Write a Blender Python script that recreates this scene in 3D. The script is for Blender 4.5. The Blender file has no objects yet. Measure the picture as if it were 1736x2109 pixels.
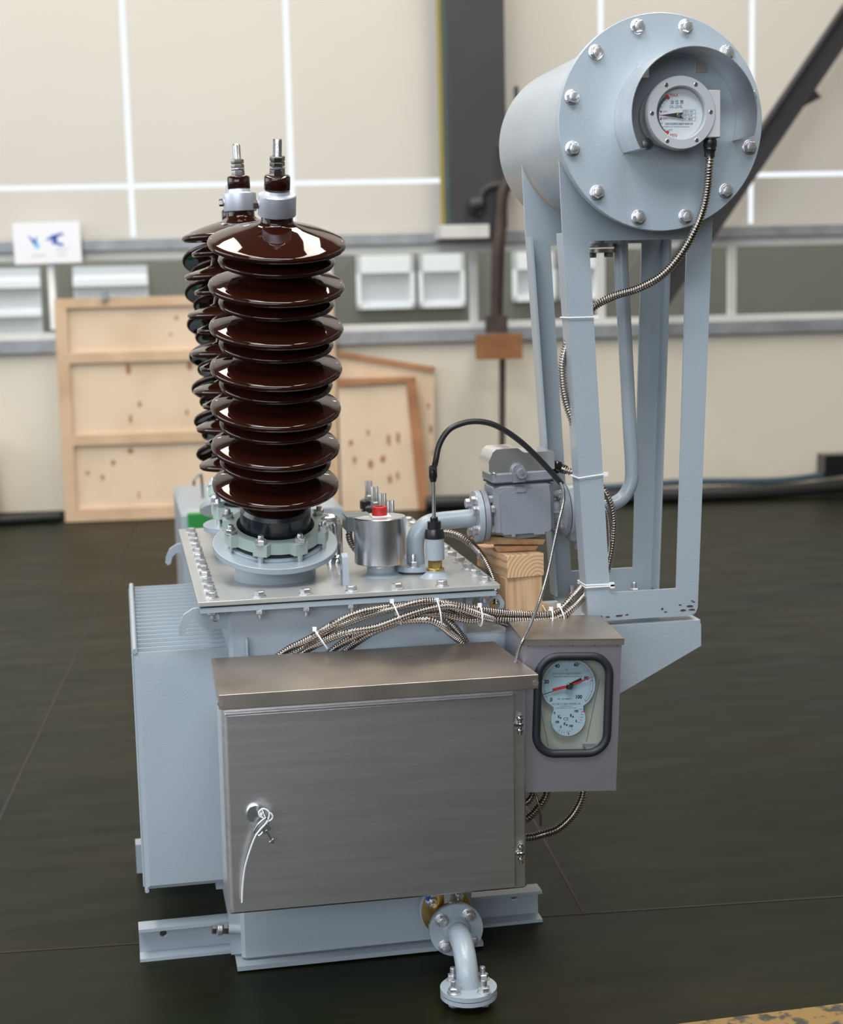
import bpy, bmesh, math, random
from mathutils import Vector, Matrix, geometry
PI = math.pi
random.seed(7)
sc = bpy.context.scene
COL = sc.collection

# ------------------------------------------------------------------ camera
FPX = 3253.0; CX, CY = 868.0, 1054.5          # focal length and centre for a 1736 x 2109 frame
PITCH, ROLL, YAW = math.radians(8.18), math.radians(1.376), math.radians(10.68)
CAM = Vector((0, 0, 1.42))
_R = Vector((math.cos(YAW), -math.sin(YAW), 0)); _H = Vector((math.sin(YAW), math.cos(YAW), 0))
_F = _H * math.cos(PITCH) + Vector((0, 0, -math.sin(PITCH))); _U = _H * math.sin(PITCH) + Vector((0, 0, math.cos(PITCH)))
RT = _R * math.cos(ROLL) - _U * math.sin(ROLL); UP = _R * math.sin(ROLL) + _U * math.cos(ROLL)
cd = bpy.data.cameras.new('camera'); cam = bpy.data.objects.new('camera', cd); COL.objects.link(cam)
M = Matrix.Identity(4)
for i in range(3): M[i][0] = RT[i]; M[i][1] = UP[i]; M[i][2] = -_F[i]; M[i][3] = CAM[i]
cam.matrix_world = M
cd.sensor_fit = 'HORIZONTAL'; cd.sensor_width = 36; cd.lens = 36 * FPX / 1736
cd.clip_end = 200; cd.dof.use_dof = True; cd.dof.focus_distance = 3.18; cd.dof.aperture_fstop = 4.2
sc.camera = cam
sc.view_settings.view_transform = 'Standard'; sc.view_settings.look = 'None'
sc.view_settings.exposure = 0.1; sc.view_settings.gamma = 1.0; sc.view_settings.use_curve_mapping = False
sc.cycles.use_denoising = True
sc.cycles.max_bounces = 8

def at(px, py, y):
    """the point of the place seen at that photo pixel, at depth y"""
    d = RT * ((px - CX) / FPX) - UP * ((py - CY) / FPX) + _F
    return CAM + d * ((y - CAM.y) / d.y)

# ------------------------------------------------------------------ light
w = bpy.data.worlds.new('daylight'); sc.world = w; w.use_nodes = True
nt = w.node_tree; nt.nodes.clear()
wo = nt.nodes.new('ShaderNodeOutputWorld'); bg = nt.nodes.new('ShaderNodeBackground')
bg.inputs[0].default_value = (0.88, 0.94, 1.0, 1); bg.inputs[1].default_value = 1.05
nt.links.new(bg.outputs[0], wo.inputs[0])

def area(name, loc, target, sx, sy, power, color):
    l = bpy.data.lights.new(name, 'AREA'); l.shape = 'RECTANGLE'; l.size = sx; l.size_y = sy
    l.energy = power; l.color = color
    o = bpy.data.objects.new(name, l); COL.objects.link(o); o.location = loc
    o.rotation_euler = (Vector(target) - Vector(loc)).to_track_quat('-Z', 'Y').to_euler()
    return o
area('skylight_strip', (-1.7, 4.5, 7.6), (-1.7, 4.5, 0), 1.1, 9, 460, (1, .92, .80))
area('skylight_strip', (2.9, 4.5, 7.6), (2.9, 4.5, 0), 1.1, 9, 460, (1, .92, .80))
area('side_window_light', (-8.5, 5.5, 3.6), (1.5, 6.5, 1.2), 8, 3.2, 270, (.90, .95, 1))
area('front_fill_light', (-3.0, -5.8, 3.4), (.5, 3.3, .8), 11, 3.0, 560, (.88, .94, 1))  # added fill from behind the camera, brightens the front faces
area('front_top_fill', (-.4, .2, 5.4), (.5, 3.3, .9), 4.5, 1.3, 235, (.90, .95, 1))  # added overhead fill, so upright faces get darker towards the floor
area('yard_daylight', (1.5, 11.7, 5.5), (1.5, 12.6, 1.2), 12, 1.5, 850, (.95, .98, 1))

# ------------------------------------------------------------------ materials
def mat(name, col, rough=.5, metal=0, coat=0, bump=0, bscale=200, var=0, vscale=6, col2=None, stretch=(1, 1, 1), spec=.5, vthr=None, coatr=.03, detail=3):
    m = bpy.data.materials.new(name); m.use_nodes = True
    nt = m.node_tree; b = nt.nodes['Principled BSDF']
    b.inputs['Base Color'].default_value = (*col, 1); b.inputs['Roughness'].default_value = rough
    b.inputs['Metallic'].default_value = metal; b.inputs['Coat Weight'].default_value = coat
    b.inputs['Coat Roughness'].default_value = coatr; b.inputs['Specular IOR Level'].default_value = spec
    tc = nt.nodes.new('ShaderNodeTexCoord'); mp = nt.nodes.new('ShaderNodeMapping'); mp.inputs['Scale'].default_value = stretch
    nt.links.new(tc.outputs['Object'], mp.inputs[0])
    if var or col2:
        n = nt.nodes.new('ShaderNodeTexNoise'); n.inputs['Scale'].default_value = vscale; n.inputs['Detail'].default_value = detail
        nt.links.new(mp.outputs[0], n.inputs[0])
        r = nt.nodes.new('ShaderNodeValToRGB')
        lo, hi = vthr or (.35, .65)
        r.color_ramp.elements[0].position = lo; r.color_ramp.elements[1].position = hi
        c2 = col2 or tuple(c * (1 - var) for c in col)
        r.color_ramp.elements[0].color = (*col, 1); r.color_ramp.elements[1].color = (*c2, 1)
        nt.links.new(n.outputs[0], r.inputs[0]); nt.links.new(r.outputs[0], b.inputs['Base Color'])
    if bump:
        n = nt.nodes.new('ShaderNodeTexNoise'); n.inputs['Scale'].default_value = bscale; n.inputs['Detail'].default_value = 2
        nt.links.new(mp.outputs[0], n.inputs[0])
        bp = nt.nodes.new('ShaderNodeBump'); bp.inputs['Strength'].default_value = bump; bp.inputs['Distance'].default_value = .002
        nt.links.new(n.outputs[0], bp.inputs['Height']); nt.links.new(bp.outputs[0], b.inputs['Normal'])
    return m
PAINT = mat('blue_grey_paint', (.34, .395, .445), .34, bump=.25, bscale=260, var=.06, vscale=3, coat=.25, coatr=.2)
COVERP = mat('warm_lit_cover_paint', (.345, .35, .345), .30, bump=.15, bscale=200, var=.08, vscale=5, coat=.2, coatr=.2)  # same blue-grey paint, warm light from above mixed into its colour
RELAYP = mat('relay_paint', (.215, .232, .262), .36, bump=.35, bscale=300)
CLAMPP = mat('pale_green_casting', (.37, .45, .42), .38, bump=.2, bscale=220)
STEEL = mat('brushed_stainless', (.90, .875, .89), .335, metal=1, bump=.08, bscale=90, stretch=(1, 1, 14), var=.1, vscale=5)
STEELTOP = mat('roof_tinted_stainless', (.56, .50, .45), .40, metal=1, bump=.06, bscale=60, var=.22, vscale=9)  # warm brown roof reflection put into the steel's base colour
SHINY = mat('polished_stainless', (.74, .74, .75), .14, metal=1, bump=.05, bscale=30)
CAPM = mat('bright_cap_metal', (.86, .86, .87), .3, metal=1)
ALU = mat('sheet_aluminium', (.78, .80, .83), .27, metal=1, bump=.12, bscale=25, var=.12, vscale=18)
COND = mat('conduit_steel', (.40, .365, .335), .2, metal=1)
ZINC = mat('zinc_plated', (.62, .63, .66), .34, metal=.85, bump=.2, bscale=300, var=.15, vscale=120)
STUD = mat('threaded_steel', (.58, .59, .60), .28, metal=1)
DARKNUT = mat('dark_nut_steel', (.34, .33, .32), .3, metal=1)
BRASS = mat('brass', (.60, .44, .17), .3, metal=1)
PORC = mat('brown_porcelain', (.019, .0042, .0024), .04, spec=.42)
STEM = mat('dark_blue_glaze', (.010, .013, .020), .28, coat=.3)
COLLAR = mat('satin_aluminium', (.62, .66, .74), .42, metal=.75)
BLACK = mat('black_rubber', (.012, .012, .014), .42)
BLACKP = mat('black_plastic', (.012, .012, .013), .25)
GASK = mat('gasket_rubber', (.014, .016, .022), .5)
WHITEP = mat('white_nylon', (.78, .79, .82), .4)
DIALW = mat('dial_white', (.74, .76, .80), .5)
DIALB = mat('dial_blue', (.46, .60, .68), .5)
RED = mat('red_plastic', (.42, .015, .015), .4)
REDP = mat('red_print', (.55, .03, .045), .5)
INK = mat('black_ink', (.02, .022, .03), .5)
GREYINK = mat('grey_ink', (.16, .17, .20), .5)
BOXIN = mat('instrument_beige', (.46, .46, .40), .5)
BLUEBAND = mat('dark_scale_arc', (.07, .10, .13), .5)
WOOD = mat('pine_block', (.56, .35, .19), .6, var=0, col2=(.42, .23, .11), vscale=9, stretch=(8, 1, 8), vthr=(.4, .75), bump=.2, bscale=40)
PLY = mat('pale_plywood', (.70, .55, .40), .6, col2=(.60, .45, .30), vscale=3, vthr=(.45, .8))
BATTEN = mat('pine_batten', (.60, .43, .28), .6, col2=(.48, .32, .19), vscale=4, vthr=(.4, .75))
REDBATTEN = mat('reddish_batten', (.42, .20, .09), .6, col2=(.30, .13, .06), vscale=5)
KNOT = mat('wood_knot', (.36, .18, .09), .6)
CREAM = mat('cream_panel', (.61, .585, .54), .6, var=.03, vscale=.8)
CREAM2 = mat('stained_cream_wall', (.68, .63, .53), .6, col2=(.54, .48, .38), vscale=1.3, vthr=(.55, .95))
RAIL = mat('galvanised_rail', (.33, .35, .38), .5, metal=.3, var=.25, vscale=7)
WFRAME = mat('window_frame_paint', (.62, .62, .60), .5, var=.05)
COLUMN = mat('dark_steel_column', (.032, .031, .036), .5, var=.2, vscale=3)
GREENE = mat('dark_green_edge', (.02, .05, .05), .5)
YEL = mat('yellow_edge', (.42, .32, .07), .5)
RUST = mat('rusty_brown_pipe', (.055, .036, .028), .6, var=.4, vscale=14)
RUSTBOX = mat('brown_box', (.28, .115, .04), .6, var=.3, vscale=8)
GREEN = mat('green_enamel', (.01, .20, .035), .5)
MACH = mat('machine_grey', (.27, .30, .33), .5)
SIGNW = mat('sign_white', (.82, .83, .88), .4)
SIGNB = mat('sign_blue', (.03, .10, .50), .5)
SIGNC = mat('sign_cyan', (.10, .55, .85), .5)
OUTW = mat('outside_grey_wall', (.17, .165, .135), .8, var=.12, vscale=.6)
OUTP = mat('outside_white_frame', (.9, .9, .9), .6)
OUTG = mat('outside_pale_pane', (.62, .64, .66), .4)
ROOF = mat('roof_sheet', (.22, .19, .155), .7)
CABLE = mat('black_cable', (.012, .013, .014), .5)
CABLEB = mat('blue_cable', (.04, .075, .11), .5)
CHIP = mat('paint_chip', (.06, .04, .035), .7)

GLASS = bpy.data.materials.new('clear_glass'); GLASS.use_nodes = True
g = GLASS.node_tree; g.nodes.clear()
go = g.nodes.new('ShaderNodeOutputMaterial'); mx = g.nodes.new('ShaderNodeMixShader'); tr = g.nodes.new('ShaderNodeBsdfTransparent'); gl = g.nodes.new('ShaderNodeBsdfGlossy')
gl.inputs['Roughness'].default_value = .02; mx.inputs[0].default_value = .06
tr.inputs[0].default_value = (.95, .96, .96, 1)
g.links.new(tr.outputs[0], mx.inputs[1]); g.links.new(gl.outputs[0], mx.inputs[2]); g.links.new(mx.outputs[0], go.inputs[0])

# floor: worn dark green coating
FLOOR = bpy.data.materials.new('green_floor_coating'); FLOOR.use_nodes = True
nt = FLOOR.node_tree; b = nt.nodes['Principled BSDF']
tc = nt.nodes.new('ShaderNodeTexCoord')
def noise(scale, stretch, detail=4):
    mp = nt.nodes.new('ShaderNodeMapping'); mp.inputs['Scale'].default_value = stretch
    n = nt.nodes.new('ShaderNodeTexNoise'); n.inputs['Scale'].default_value = scale; n.inputs['Detail'].default_value = detail
    nt.links.new(tc.outputs['Object'], mp.inputs[0]); nt.links.new(mp.outputs[0], n.inputs[0]); return n
def ramp(n, p0, p1, c0, c1):
    r = nt.nodes.new('ShaderNodeValToRGB'); r.color_ramp.elements[0].position = p0; r.color_ramp.elements[1].position = p1
    r.color_ramp.elements[0].color = (*c0, 1); r.color_ramp.elements[1].color = (*c1, 1); nt.links.new(n.outputs[0], r.inputs[0]); return r
def mixc(a, bb, fac, mode='MIX'):
    m = nt.nodes.new('ShaderNodeMix'); m.data_type = 'RGBA'; m.blend_type = mode
    nt.links.new(a.outputs[0] if a.bl_idname != 'ShaderNodeMix' else a.outputs[2], m.inputs[6]); nt.links.new(bb.outputs[0], m.inputs[7])
    if isinstance(fac, float): m.inputs[0].default_value = fac
    else: nt.links.new(fac.outputs[0], m.inputs[0])
    return m
r1 = ramp(noise(.9, (1, 2.2, 1)), .35, .68, (.0038, .0080, .0018), (.0120, .0112, .0038))
r2 = ramp(noise(5, (1, 7, 1)), .3, .75, (1, 1, 1), (.72, .72, .72))
m1 = mixc(r1, r2, 1.0, 'MULTIPLY')
scr = ramp(noise(9, (1, 16, 1), 5), .715, .74, (0, 0, 0), (.35, .35, .35))
pale = nt.nodes.new('ShaderNodeRGB'); pale.outputs[0].default_value = (.06, .072, .045, 1)
m2 = mixc(m1, pale, scr)
nt.links.new(m2.outputs[2], b.inputs['Base Color'])
rr = nt.nodes.new('ShaderNodeMapRange'); rr.inputs[3].default_value = .3; rr.inputs[4].default_value = .55
nt.links.new(noise(3, (1, 4, 1)).outputs[0], rr.inputs[0]); nt.links.new(rr.outputs[0], b.inputs['Roughness'])
b.inputs['Specular IOR Level'].default_value = .12

# ------------------------------------------------------------------ mesh builder
def frame(o, z, x=None):
    z = Vector(z).normalized(); x = Vector(x) if x is not None else (Vector((1, 0, 0)) if abs(z.x) < .9 else Vector((0, 0, 1)))
    x = (x - z * x.dot(z)).normalized(); y = z.cross(x)
    m = Matrix.Identity(4)
    for i in range(3): m[i][0] = x[i]; m[i][1] = y[i]; m[i][2] = z[i]; m[i][3] = o[i]
    return m
FRONT = lambda o: frame(o, (0, -1, 0), (1, 0, 0))       # local x = right, y = up, z = towards the viewer's side
class MB:
    def __init__(s): s.v = []; s.f = []; s.m = []
    def add(s, vs, fs, mi=0, X=None):
        n = len(s.v)
        s.v += [tuple(X @ Vector(p)) if X is not None else tuple(p) for p in vs]
        for f in fs: s.f.append([i + n for i in f]); s.m.append(mi)
        return s
    def box(s, a, b, mi=0, X=None):
        x0, y0, z0 = a; x1, y1, z1 = b
        vs = [(x0, y0, z0), (x1, y0, z0), (x1, y1, z0), (x0, y1, z0), (x0, y0, z1), (x1, y0, z1), (x1, y1, z1), (x0, y1, z1)]
        return s.add(vs, [(0, 3, 2, 1), (4, 5, 6, 7), (0, 1, 5, 4), (1, 2, 6, 5), (2, 3, 7, 6), (3, 0, 4, 7)], mi, X)
    def bbox(s, a, b, r, mi=0, X=None):           # box with chamfered edges
        x0, y0, z0 = a; x1, y1, z1 = b
        def ring(i, z): return [(x0 + r + i, y0 + i, z), (x1 - r - i, y0 + i, z), (x1 - i, y0 + r + i, z), (x1 - i, y1 - r - i, z), (x1 - r - i, y1 - i, z), (x0 + r + i, y1 - i, z), (x0 + i, y1 - r - i, z), (x0 + i, y0 + r + i, z)]
        q = r * .6
        rings = [ring(q, z0), ring(0, z0 + q), ring(0, z1 - q), ring(q, z1)]
        vs = [p for R in rings for p in R]; fs = [tuple(range(7, -1, -1)), tuple(range(24, 32))]
        for k in range(3):
            for i in range(8): j = (i + 1) % 8; fs.append((k * 8 + i, k * 8 + j, k * 8 + 8 + j, k * 8 + 8 + i))
        return s.add(vs, fs, mi, X)
    def lathe(s, prof, X=None, n=32, mi=0, a0=0, a1=2 * PI):     # prof: (r, z)
        full = abs(a1 - a0 - 2 * PI) < 1e-6; k = n if full else n + 1
        vs = []; fs = []
        for r, z in prof:
            for i in range(k):
                t = a0 + (a1 - a0) * i / n; vs.append((r * math.cos(t), r * math.sin(t), z))
        for j in range(len(prof) - 1):
            for i in range(n):
                i2 = (i + 1) % k; fs.append((j * k + i, j * k + i2, (j + 1) * k + i2, (j + 1) * k + i))
        if full:
            if prof[0][0] > 1e-6: fs.append(tuple(range(k - 1, -1, -1)))
            if prof[-1][0] > 1e-6: fs.append(tuple(range((len(prof) - 1) * k, len(prof) * k)))
        return s.add(vs, fs, mi, X)
    def cyl(s, p0, p1, r, r1=None, n=24, mi=0, ch=0):
        p0 = Vector(p0); p1 = Vector(p1); L = (p1 - p0).length; r1 = r if r1 is None else r1
        pr = [(r, 0), (r1, L)] if not ch else [(r - ch, 0), (r, ch), (r1, L - ch), (r1 - ch, L)]
        return s.lathe(pr, frame(p0, p1 - p0), n, mi)
    def prism(s, outer, t, X=None, holes=(), mi=0):   # outline in local xy, extruded 0..t along local z
        loops = [list(outer)] + [list(h) for h in holes]
        def ar(l): return sum(l[i][0] * l[(i + 1) % len(l)][1] - l[(i + 1) % len(l)][0] * l[i][1] for i in range(len(l)))
        loops = [l if (ar(l) > 0) == (k == 0) else l[::-1] for k, l in enumerate(loops)]
        tri = geometry.tessellate_polygon([[Vector((p[0], p[1], 0)) for p in l] for l in loops])
        fl = [p for l in loops for p in l]; N = len(fl)
        vs = [(p[0], p[1], 0) for p in fl] + [(p[0], p[1], t) for p in fl]; fs = []
        for a, b_, c in tri:
            A, B, C_ = fl[a], fl[b_], fl[c]
            ccw = (B[0] - A[0]) * (C_[1] - A[1]) - (C_[0] - A[0]) * (B[1] - A[1]) > 0
            u = (a, b_, c) if ccw else (a, c, b_)
            fs.append(tuple(i + N for i in u)); fs.append((u[0], u[2], u[1]))
        k = 0
        for l in loops:
            n = len(l)
            for i in range(n):
                j = (i + 1) % n; fs.append((k + i, k + j, k + j + N, k + i + N))
            k += n
        return s.add(vs, fs, mi, X)
    def tube(s, path, r, n=12, mi=0, ridge=None, X=None, caps=True):
        """round tube along a path; ridge=(pitch, depth) makes a corrugated hose"""
        P = [Vector(p) for p in path]
        L = [0]
        for i in range(1, len(P)): L.append(L[-1] + (P[i] - P[i - 1]).length)
        rings = []
        if ridge:
            pt, dp = ridge; N = max(1, int(L[-1] / pt)); st = L[-1] / N
            for k in range(N):
                for q, rr_ in ((0, r - dp), (.26, r - dp), (.42, r - dp * .15), (.62, r), (.84, r - dp * .15)): rings.append(((k + q) * st, rr_))
            rings.append((L[-1], r - dp))
        else: rings = [(l, r) for l in L]
        T = [(P[min(i + 1, len(P) - 1)] - P[max(i - 1, 0)]).normalized() for i in range(len(P))]
        up = Vector((0, 0, 1)) if abs(T[0].z) < .9 else Vector((0, 1, 0))
        nrm = []; x = (up - T[0] * up.dot(T[0])).normalized()
        for i in range(len(P)): x = (x - T[i] * x.dot(T[i])).normalized(); nrm.append(x.copy())
        vs = []; fs = []; i = 0
        for l, rad in rings:
            while i < len(P) - 2 and L[i + 1] < l - 1e-9: i += 1
            f = (l - L[i]) / max(1e-9, L[i + 1] - L[i]); f = min(1, max(0, f))
            c = P[i].lerp(P[i + 1], f); t = T[i].lerp(T[i + 1], f).normalized(); a = nrm[i].lerp(nrm[i + 1], f); a = (a - t * a.dot(t)).normalized(); bb = t.cross(a)
            for k in range(n):
                th = 2 * PI * k / n; vs.append(tuple(c + (a * math.cos(th) + bb * math.sin(th)) * rad))
        for j in range(len(rings) - 1):
            for k in range(n):
                k2 = (k + 1) % n; fs.append((j * n + k, j * n + k2, (j + 1) * n + k2, (j + 1) * n + k))
        if caps: fs.append(tuple(range(n - 1, -1, -1))); fs.append(tuple(range((len(rings) - 1) * n, len(rings) * n)))
        return s.add(vs, fs, mi, X)
    def text(s, txt, size, x, y, z, X, mi=0, align='CENTER', sx=1, ext=.0002, bold=0):
        cu = bpy.data.curves.new('t', 'FONT'); cu.body = txt; cu.size = size; cu.align_x = align; cu.align_y = 'CENTER'; cu.extrude = ext; cu.offset = bold; cu.resolution_u = 3
        o = bpy.data.objects.new('t', cu); COL.objects.link(o)
        dg = bpy.context.evaluated_depsgraph_get(); me = bpy.data.meshes.new_from_object(o.evaluated_get(dg))
        K = X @ Matrix.Translation((x, y, z)) @ Matrix.Diagonal((sx, 1, 1, 1))
        s.add([v.co for v in me.vertices], [tuple(p.vertices) for p in me.polygons], mi, K)
        bpy.data.objects.remove(o); bpy.data.meshes.remove(me); bpy.data.curves.remove(cu)
        return s
    def mesh(s, name, mats, sharp=32):
        me = bpy.data.meshes.new(name); me.from_pydata(s.v, [], s.f)
        for m in (mats if isinstance(mats, (list, tuple)) else [mats]): me.materials.append(m)
        me.polygons.foreach_set('material_index', s.m); me.polygons.foreach_set('use_smooth', [True] * len(s.f))
        me.update(); me.set_sharp_from_angle(angle=math.radians(sharp))
        return me
WM = {}
def place(name, me, parent=None, Mw=None):
    o = bpy.data.objects.new(name, me); COL.objects.link(o); Mw = Mw or Matrix.Identity(4)
    o.matrix_basis = Mw; WM[o] = Mw
    if parent: o.parent = parent; o.matrix_parent_inverse = WM[parent].inverted()
    return o
def build(name, mb, mats, parent=None, Mw=None, sharp=32): return place(name, mb.mesh(name, mats, sharp), parent, Mw)
def thing(name, loc, label, cat, group=None):
    o = place(name, None, None, Matrix.Translation(loc)); o.empty_display_size = .1; return tag(o, label, cat, group)
def tag(o, label, cat, group=None):
    o['label'] = label; o['category'] = cat
    if group: o['group'] = group
    return o
def lab(o, label): o['label'] = label; return o
def struct(name, mb, mats, sharp=32):
    o = build(name, mb, mats, sharp=sharp); o['kind'] = 'structure'; return o
def spline(pts, n=10):
    P = [Vector(p) for p in pts]; out = []
    Q = [P[0] * 2 - P[1]] + P + [P[-1] * 2 - P[-2]]
    for i in range(1, len(Q) - 2):
        for k in range(n):
            t = k / n; a, b_, c, d = Q[i - 1], Q[i], Q[i + 1], Q[i + 2]
            out.append(.5 * ((2 * b_) + (c - a) * t + (2 * a - 5 * b_ + 4 * c - d) * t * t + (3 * b_ - a - 3 * c + d) * t ** 3))
    return out + [P[-1]]
def rrect(cx, cy, w_, h, r, n=8):
    out = []
    for (sx_, sy_, a) in ((1, 1, 0), (-1, 1, PI / 2), (-1, -1, PI), (1, -1, 1.5 * PI)):
        for k in range(n + 1):
            t = a + PI / 2 * k / n; out.append((cx + sx_ * (w_ / 2 - r) + r * math.cos(t), cy + sy_ * (h / 2 - r) + r * math.sin(t)))
    return out
def circ(cx, cy, r, n=24): return [(cx + r * math.cos(2 * PI * k / n), cy + r * math.sin(2 * PI * k / n)) for k in range(n)]
def hexa(r, h, z0=0, mb=None, mi=0, X=None):       # hex prism with chamfered top
    mb = mb or MB(); k = .866 * r
    ri = [(r * .97, z0), (r, z0 + h * .12), (r, z0 + h * .85), (r * .86, z0 + h)]
    return mb.lathe(ri, X, 6, mi)
def bolt_mesh(r=.010, h=.009, washer=True, stub=0, name='bolt'):
    mb = MB()
    if washer: mb.lathe([(r * 1.22, 0), (r * 1.22, r * .16), (r * 1.15, r * .2)], n=20)
    hexa(r, h, r * .2 if washer else 0, mb)
    if stub: mb.lathe([(r * .52, r * .2 + h), (r * .52, r * .2 + h + stub * .9), (r * .44, r * .2 + h + stub)], n=14)
    else: mb.lathe([(r * .7, r * .2 + h), (r * .6, r * .2 + h * 1.05), (0.0001, r * .2 + h * 1.05)], n=14)
    return mb.mesh(name, ZINC)

# ================================================================== THE HALL
wa = -math.radians(5.12); WO = Vector((0, 10.2, 0)); WU = Vector((math.cos(wa), math.sin(wa), 0)); WN = Vector((-math.sin(wa), math.cos(wa), 0))
WALL = Matrix.Identity(4)
for i in range(3): WALL[i][0] = WU[i]; WALL[i][1] = -WN[i]; WALL[i][2] = (0, 0, 1)[i]; WALL[i][3] = WO[i]
# local wall frame: x along the wall, y towards the hall, z up  (left-handed, so boxes are fine, normals recalculated below)
def wbox(mb, u0, u1, z0, z1, d0, d1, mi=0):
    P = [WALL @ Vector((u, d, z)) for u, d, z in ((u0, d1, z0), (u1, d1, z0), (u1, d0, z0), (u0, d0, z0), (u0, d1, z1), (u1, d1, z1), (u1, d0, z1), (u0, d0, z1))]
    mb.add(P, [(0, 3, 2, 1), (4, 5, 6, 7), (0, 1, 5, 4), (1, 2, 6, 5), (2, 3, 7, 6), (3, 0, 4, 7)], mi)
    return mb
fl = MB().box((-14, -7, -.05), (16, 16, 0)); struct('floor', fl, FLOOR)
# upper panels with daylight joints between them, lower wall and the window band
us = [-12, -6.9, -5.9, -4.9, -3.9, -2.9, -1.88, -.87, .129, 1.128, 2.15, 3.113, 4.095, 5.1, 6.1, 9]
mb = MB()
for i in range(len(us) - 1):
    a, c = us[i] + .017, us[i + 1] - .017
    if i == 9: c = 2.3
    if i == 10: a = 2.3
    wbox(mb, a, c, 2.09, 7.5, -.02, 0); wbox(mb, a, c, 1.76, 2.057, -.02, 0)
wbox(mb, -12, 9, 1.74, 1.765, -.02, 0)
wbox(mb, -12, 9, .05, 1.06, -.08, 0, 1)
struct('wall_back', mb, [CREAM, CREAM2])
mb = MB(); wbox(mb, -12, 9, 1.68, 1.745, -.02, .05); struct('trim_1', mb, RAIL)
mb = MB(); wbox(mb, -12, 9, 1.057, 1.137, -.02, .06); struct('trim_2', mb, RAIL)
mb = MB(); wbox(mb, -12, 9, 0, .05, -.1, -.03); struct('dark_gap_back', mb, COLUMN)  # dark strip standing in for the shaded gap under the wall
wins = [(-3.9, -1.5), (-1.46, 1.34), (1.34, 2.27), (2.27, 3.10), (3.10, 3.97), (3.97, 6.2)]
for k, (a, c) in enumerate(wins):
    mb = MB(); wbox(mb, a, c, 1.62, 1.68, -.02, .01); wbox(mb, a, c, 1.137, 1.178, -.02, .02)
    fw = .05 if k else .03
    wbox(mb, a - .0, a + .026, 1.178, 1.62, -.02, .01); wbox(mb, c - .026, c, 1.178, 1.62, -.02, .01)
    wbox(mb, a + .026, c - .026, 1.178, 1.62, -.012, -.008, 1)
    struct('window_%d' % (k + 1), mb, [WFRAME, GLASS])
mb = MB().box((7.0, -7, 0), (7.1, 10, 7.6)); struct('wall_right', mb, ROOF)
mb = MB().box((-14, -7.1, 0), (16, -7, 7.6)); struct('wall_front', mb, mat('far_hall_wall', (.30, .31, .32), .8))
mb = MB().box((-14, -7, 7.7), (16, 12, 7.8)); struct('ceiling', mb, ROOF)

# outside: the neighbouring workshop seen through the window band
mb = MB()
wbox(mb, -8, 9, 0, 1.79, -2.6, -2.4); bo = build('neighbour_workshop', mb, OUTW)
tag(bo, 'low grey workshop wall outside, seen through the window band', 'building')
def opening(u0, u1, z0, z1, kind):
    mb = MB(); t = .035
    wbox(mb, u0, u1, z0, z1, -2.4, -2.385, 1)
    if kind == 1:
        wbox(mb, u0, u1, z0 + .26 * (z1 - z0), z0 + .34 * (z1 - z0), -2.385, -2.36); wbox(mb, u0, u1, z1 - .3 * (z1 - z0), z1 - .18 * (z1 - z0), -2.385, -2.36)
    else:
        wbox(mb, u0, u0 + t, z0, z1, -2.385, -2.36); wbox(mb, u1 - t, u1, z0, z1, -2.385, -2.36); wbox(mb, u0, u1, z0, z0 + t, -2.385, -2.36); wbox(mb, u0, u1, z1 - .14, z1, -2.385, -2.36)
    build('outside_window', mb, [OUTP, OUTG], bo)
for u0, u1, z0, z1, k in [(-1.2, -.78, 1.12, 1.62, 1), (-.53, .04, 1.12, 1.62, 1), (.55, .95, 1.12, 1.66, 2), (1.0, 1.42, 1.15, 1.6, 2), (1.66, 2.12, 1.24, 1.66, 2), (2.15, 2.52, 1.24, 1.66, 2), (2.9, 3.25, 1.27, 1.66, 2), (3.28, 3.6, 1.27, 1.66, 2)]:
    opening(u0, u1, z0, z1, k)

JOINT = mat('floor_joint', (.012, .008, .006), .7)
# floor joints
fa = -math.radians(4.59); FU = Vector((math.cos(fa), math.sin(fa), 0)); FV = Vector((-math.sin(fa), math.cos(fa), 0))
def joint(n, p, d, l0, l1, w_=.0035):
    X = frame(p, (0, 0, 1), d); mb = MB().box((l0, -w_, -.01), (l1, w_, .0009), 0, X); struct('trim_%d' % n, mb, JOINT)
joint(3, (.97, 3.292, 0), FU, -9, 6)
joint(4, (.974, 3.297, 0), FV, 0, 6.6)
joint(5, (-.40, 4.1, 0), FV, -.8, 6, .005)
joint(6, (2.67, 5.1, 0), FV, -1.8, 4.5, .004)
mb = MB().box((-.6, -.1, -.01), (1.2, 0, .0008), 0, frame((1.45, 2.74, 0), (0, 0, 1), (1, .02, 0))); struct('trim_7', mb, mat('worn_yellow_line', (.20, .12, .035), .6, col2=(.03, .03, .02), vscale=30, vthr=(.5, .6)))

# steel column of the hall and its brace
mb = MB(); wbox(mb, 2.09, 2.44, 1.755, 7.5, .1, .36); wbox(mb, 2.075, 2.09, 1.755, 7.5, .1, .36, 1); wbox(mb, 2.055, 2.075, 1.755, 7.5, .1, .16, 2)
tag(build('steel_column', mb, [COLUMN, GREENE, YEL]), 'dark grey steel column in front of the cream wall, yellow left edge', 'column')
mb = MB(); wbox(mb, 2.02, 2.32, 1.70, 1.78, .05, .40); tag(build('column_bracket', mb, [WFRAME]), 'short white steel bracket under the dark column', 'bracket')
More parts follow.
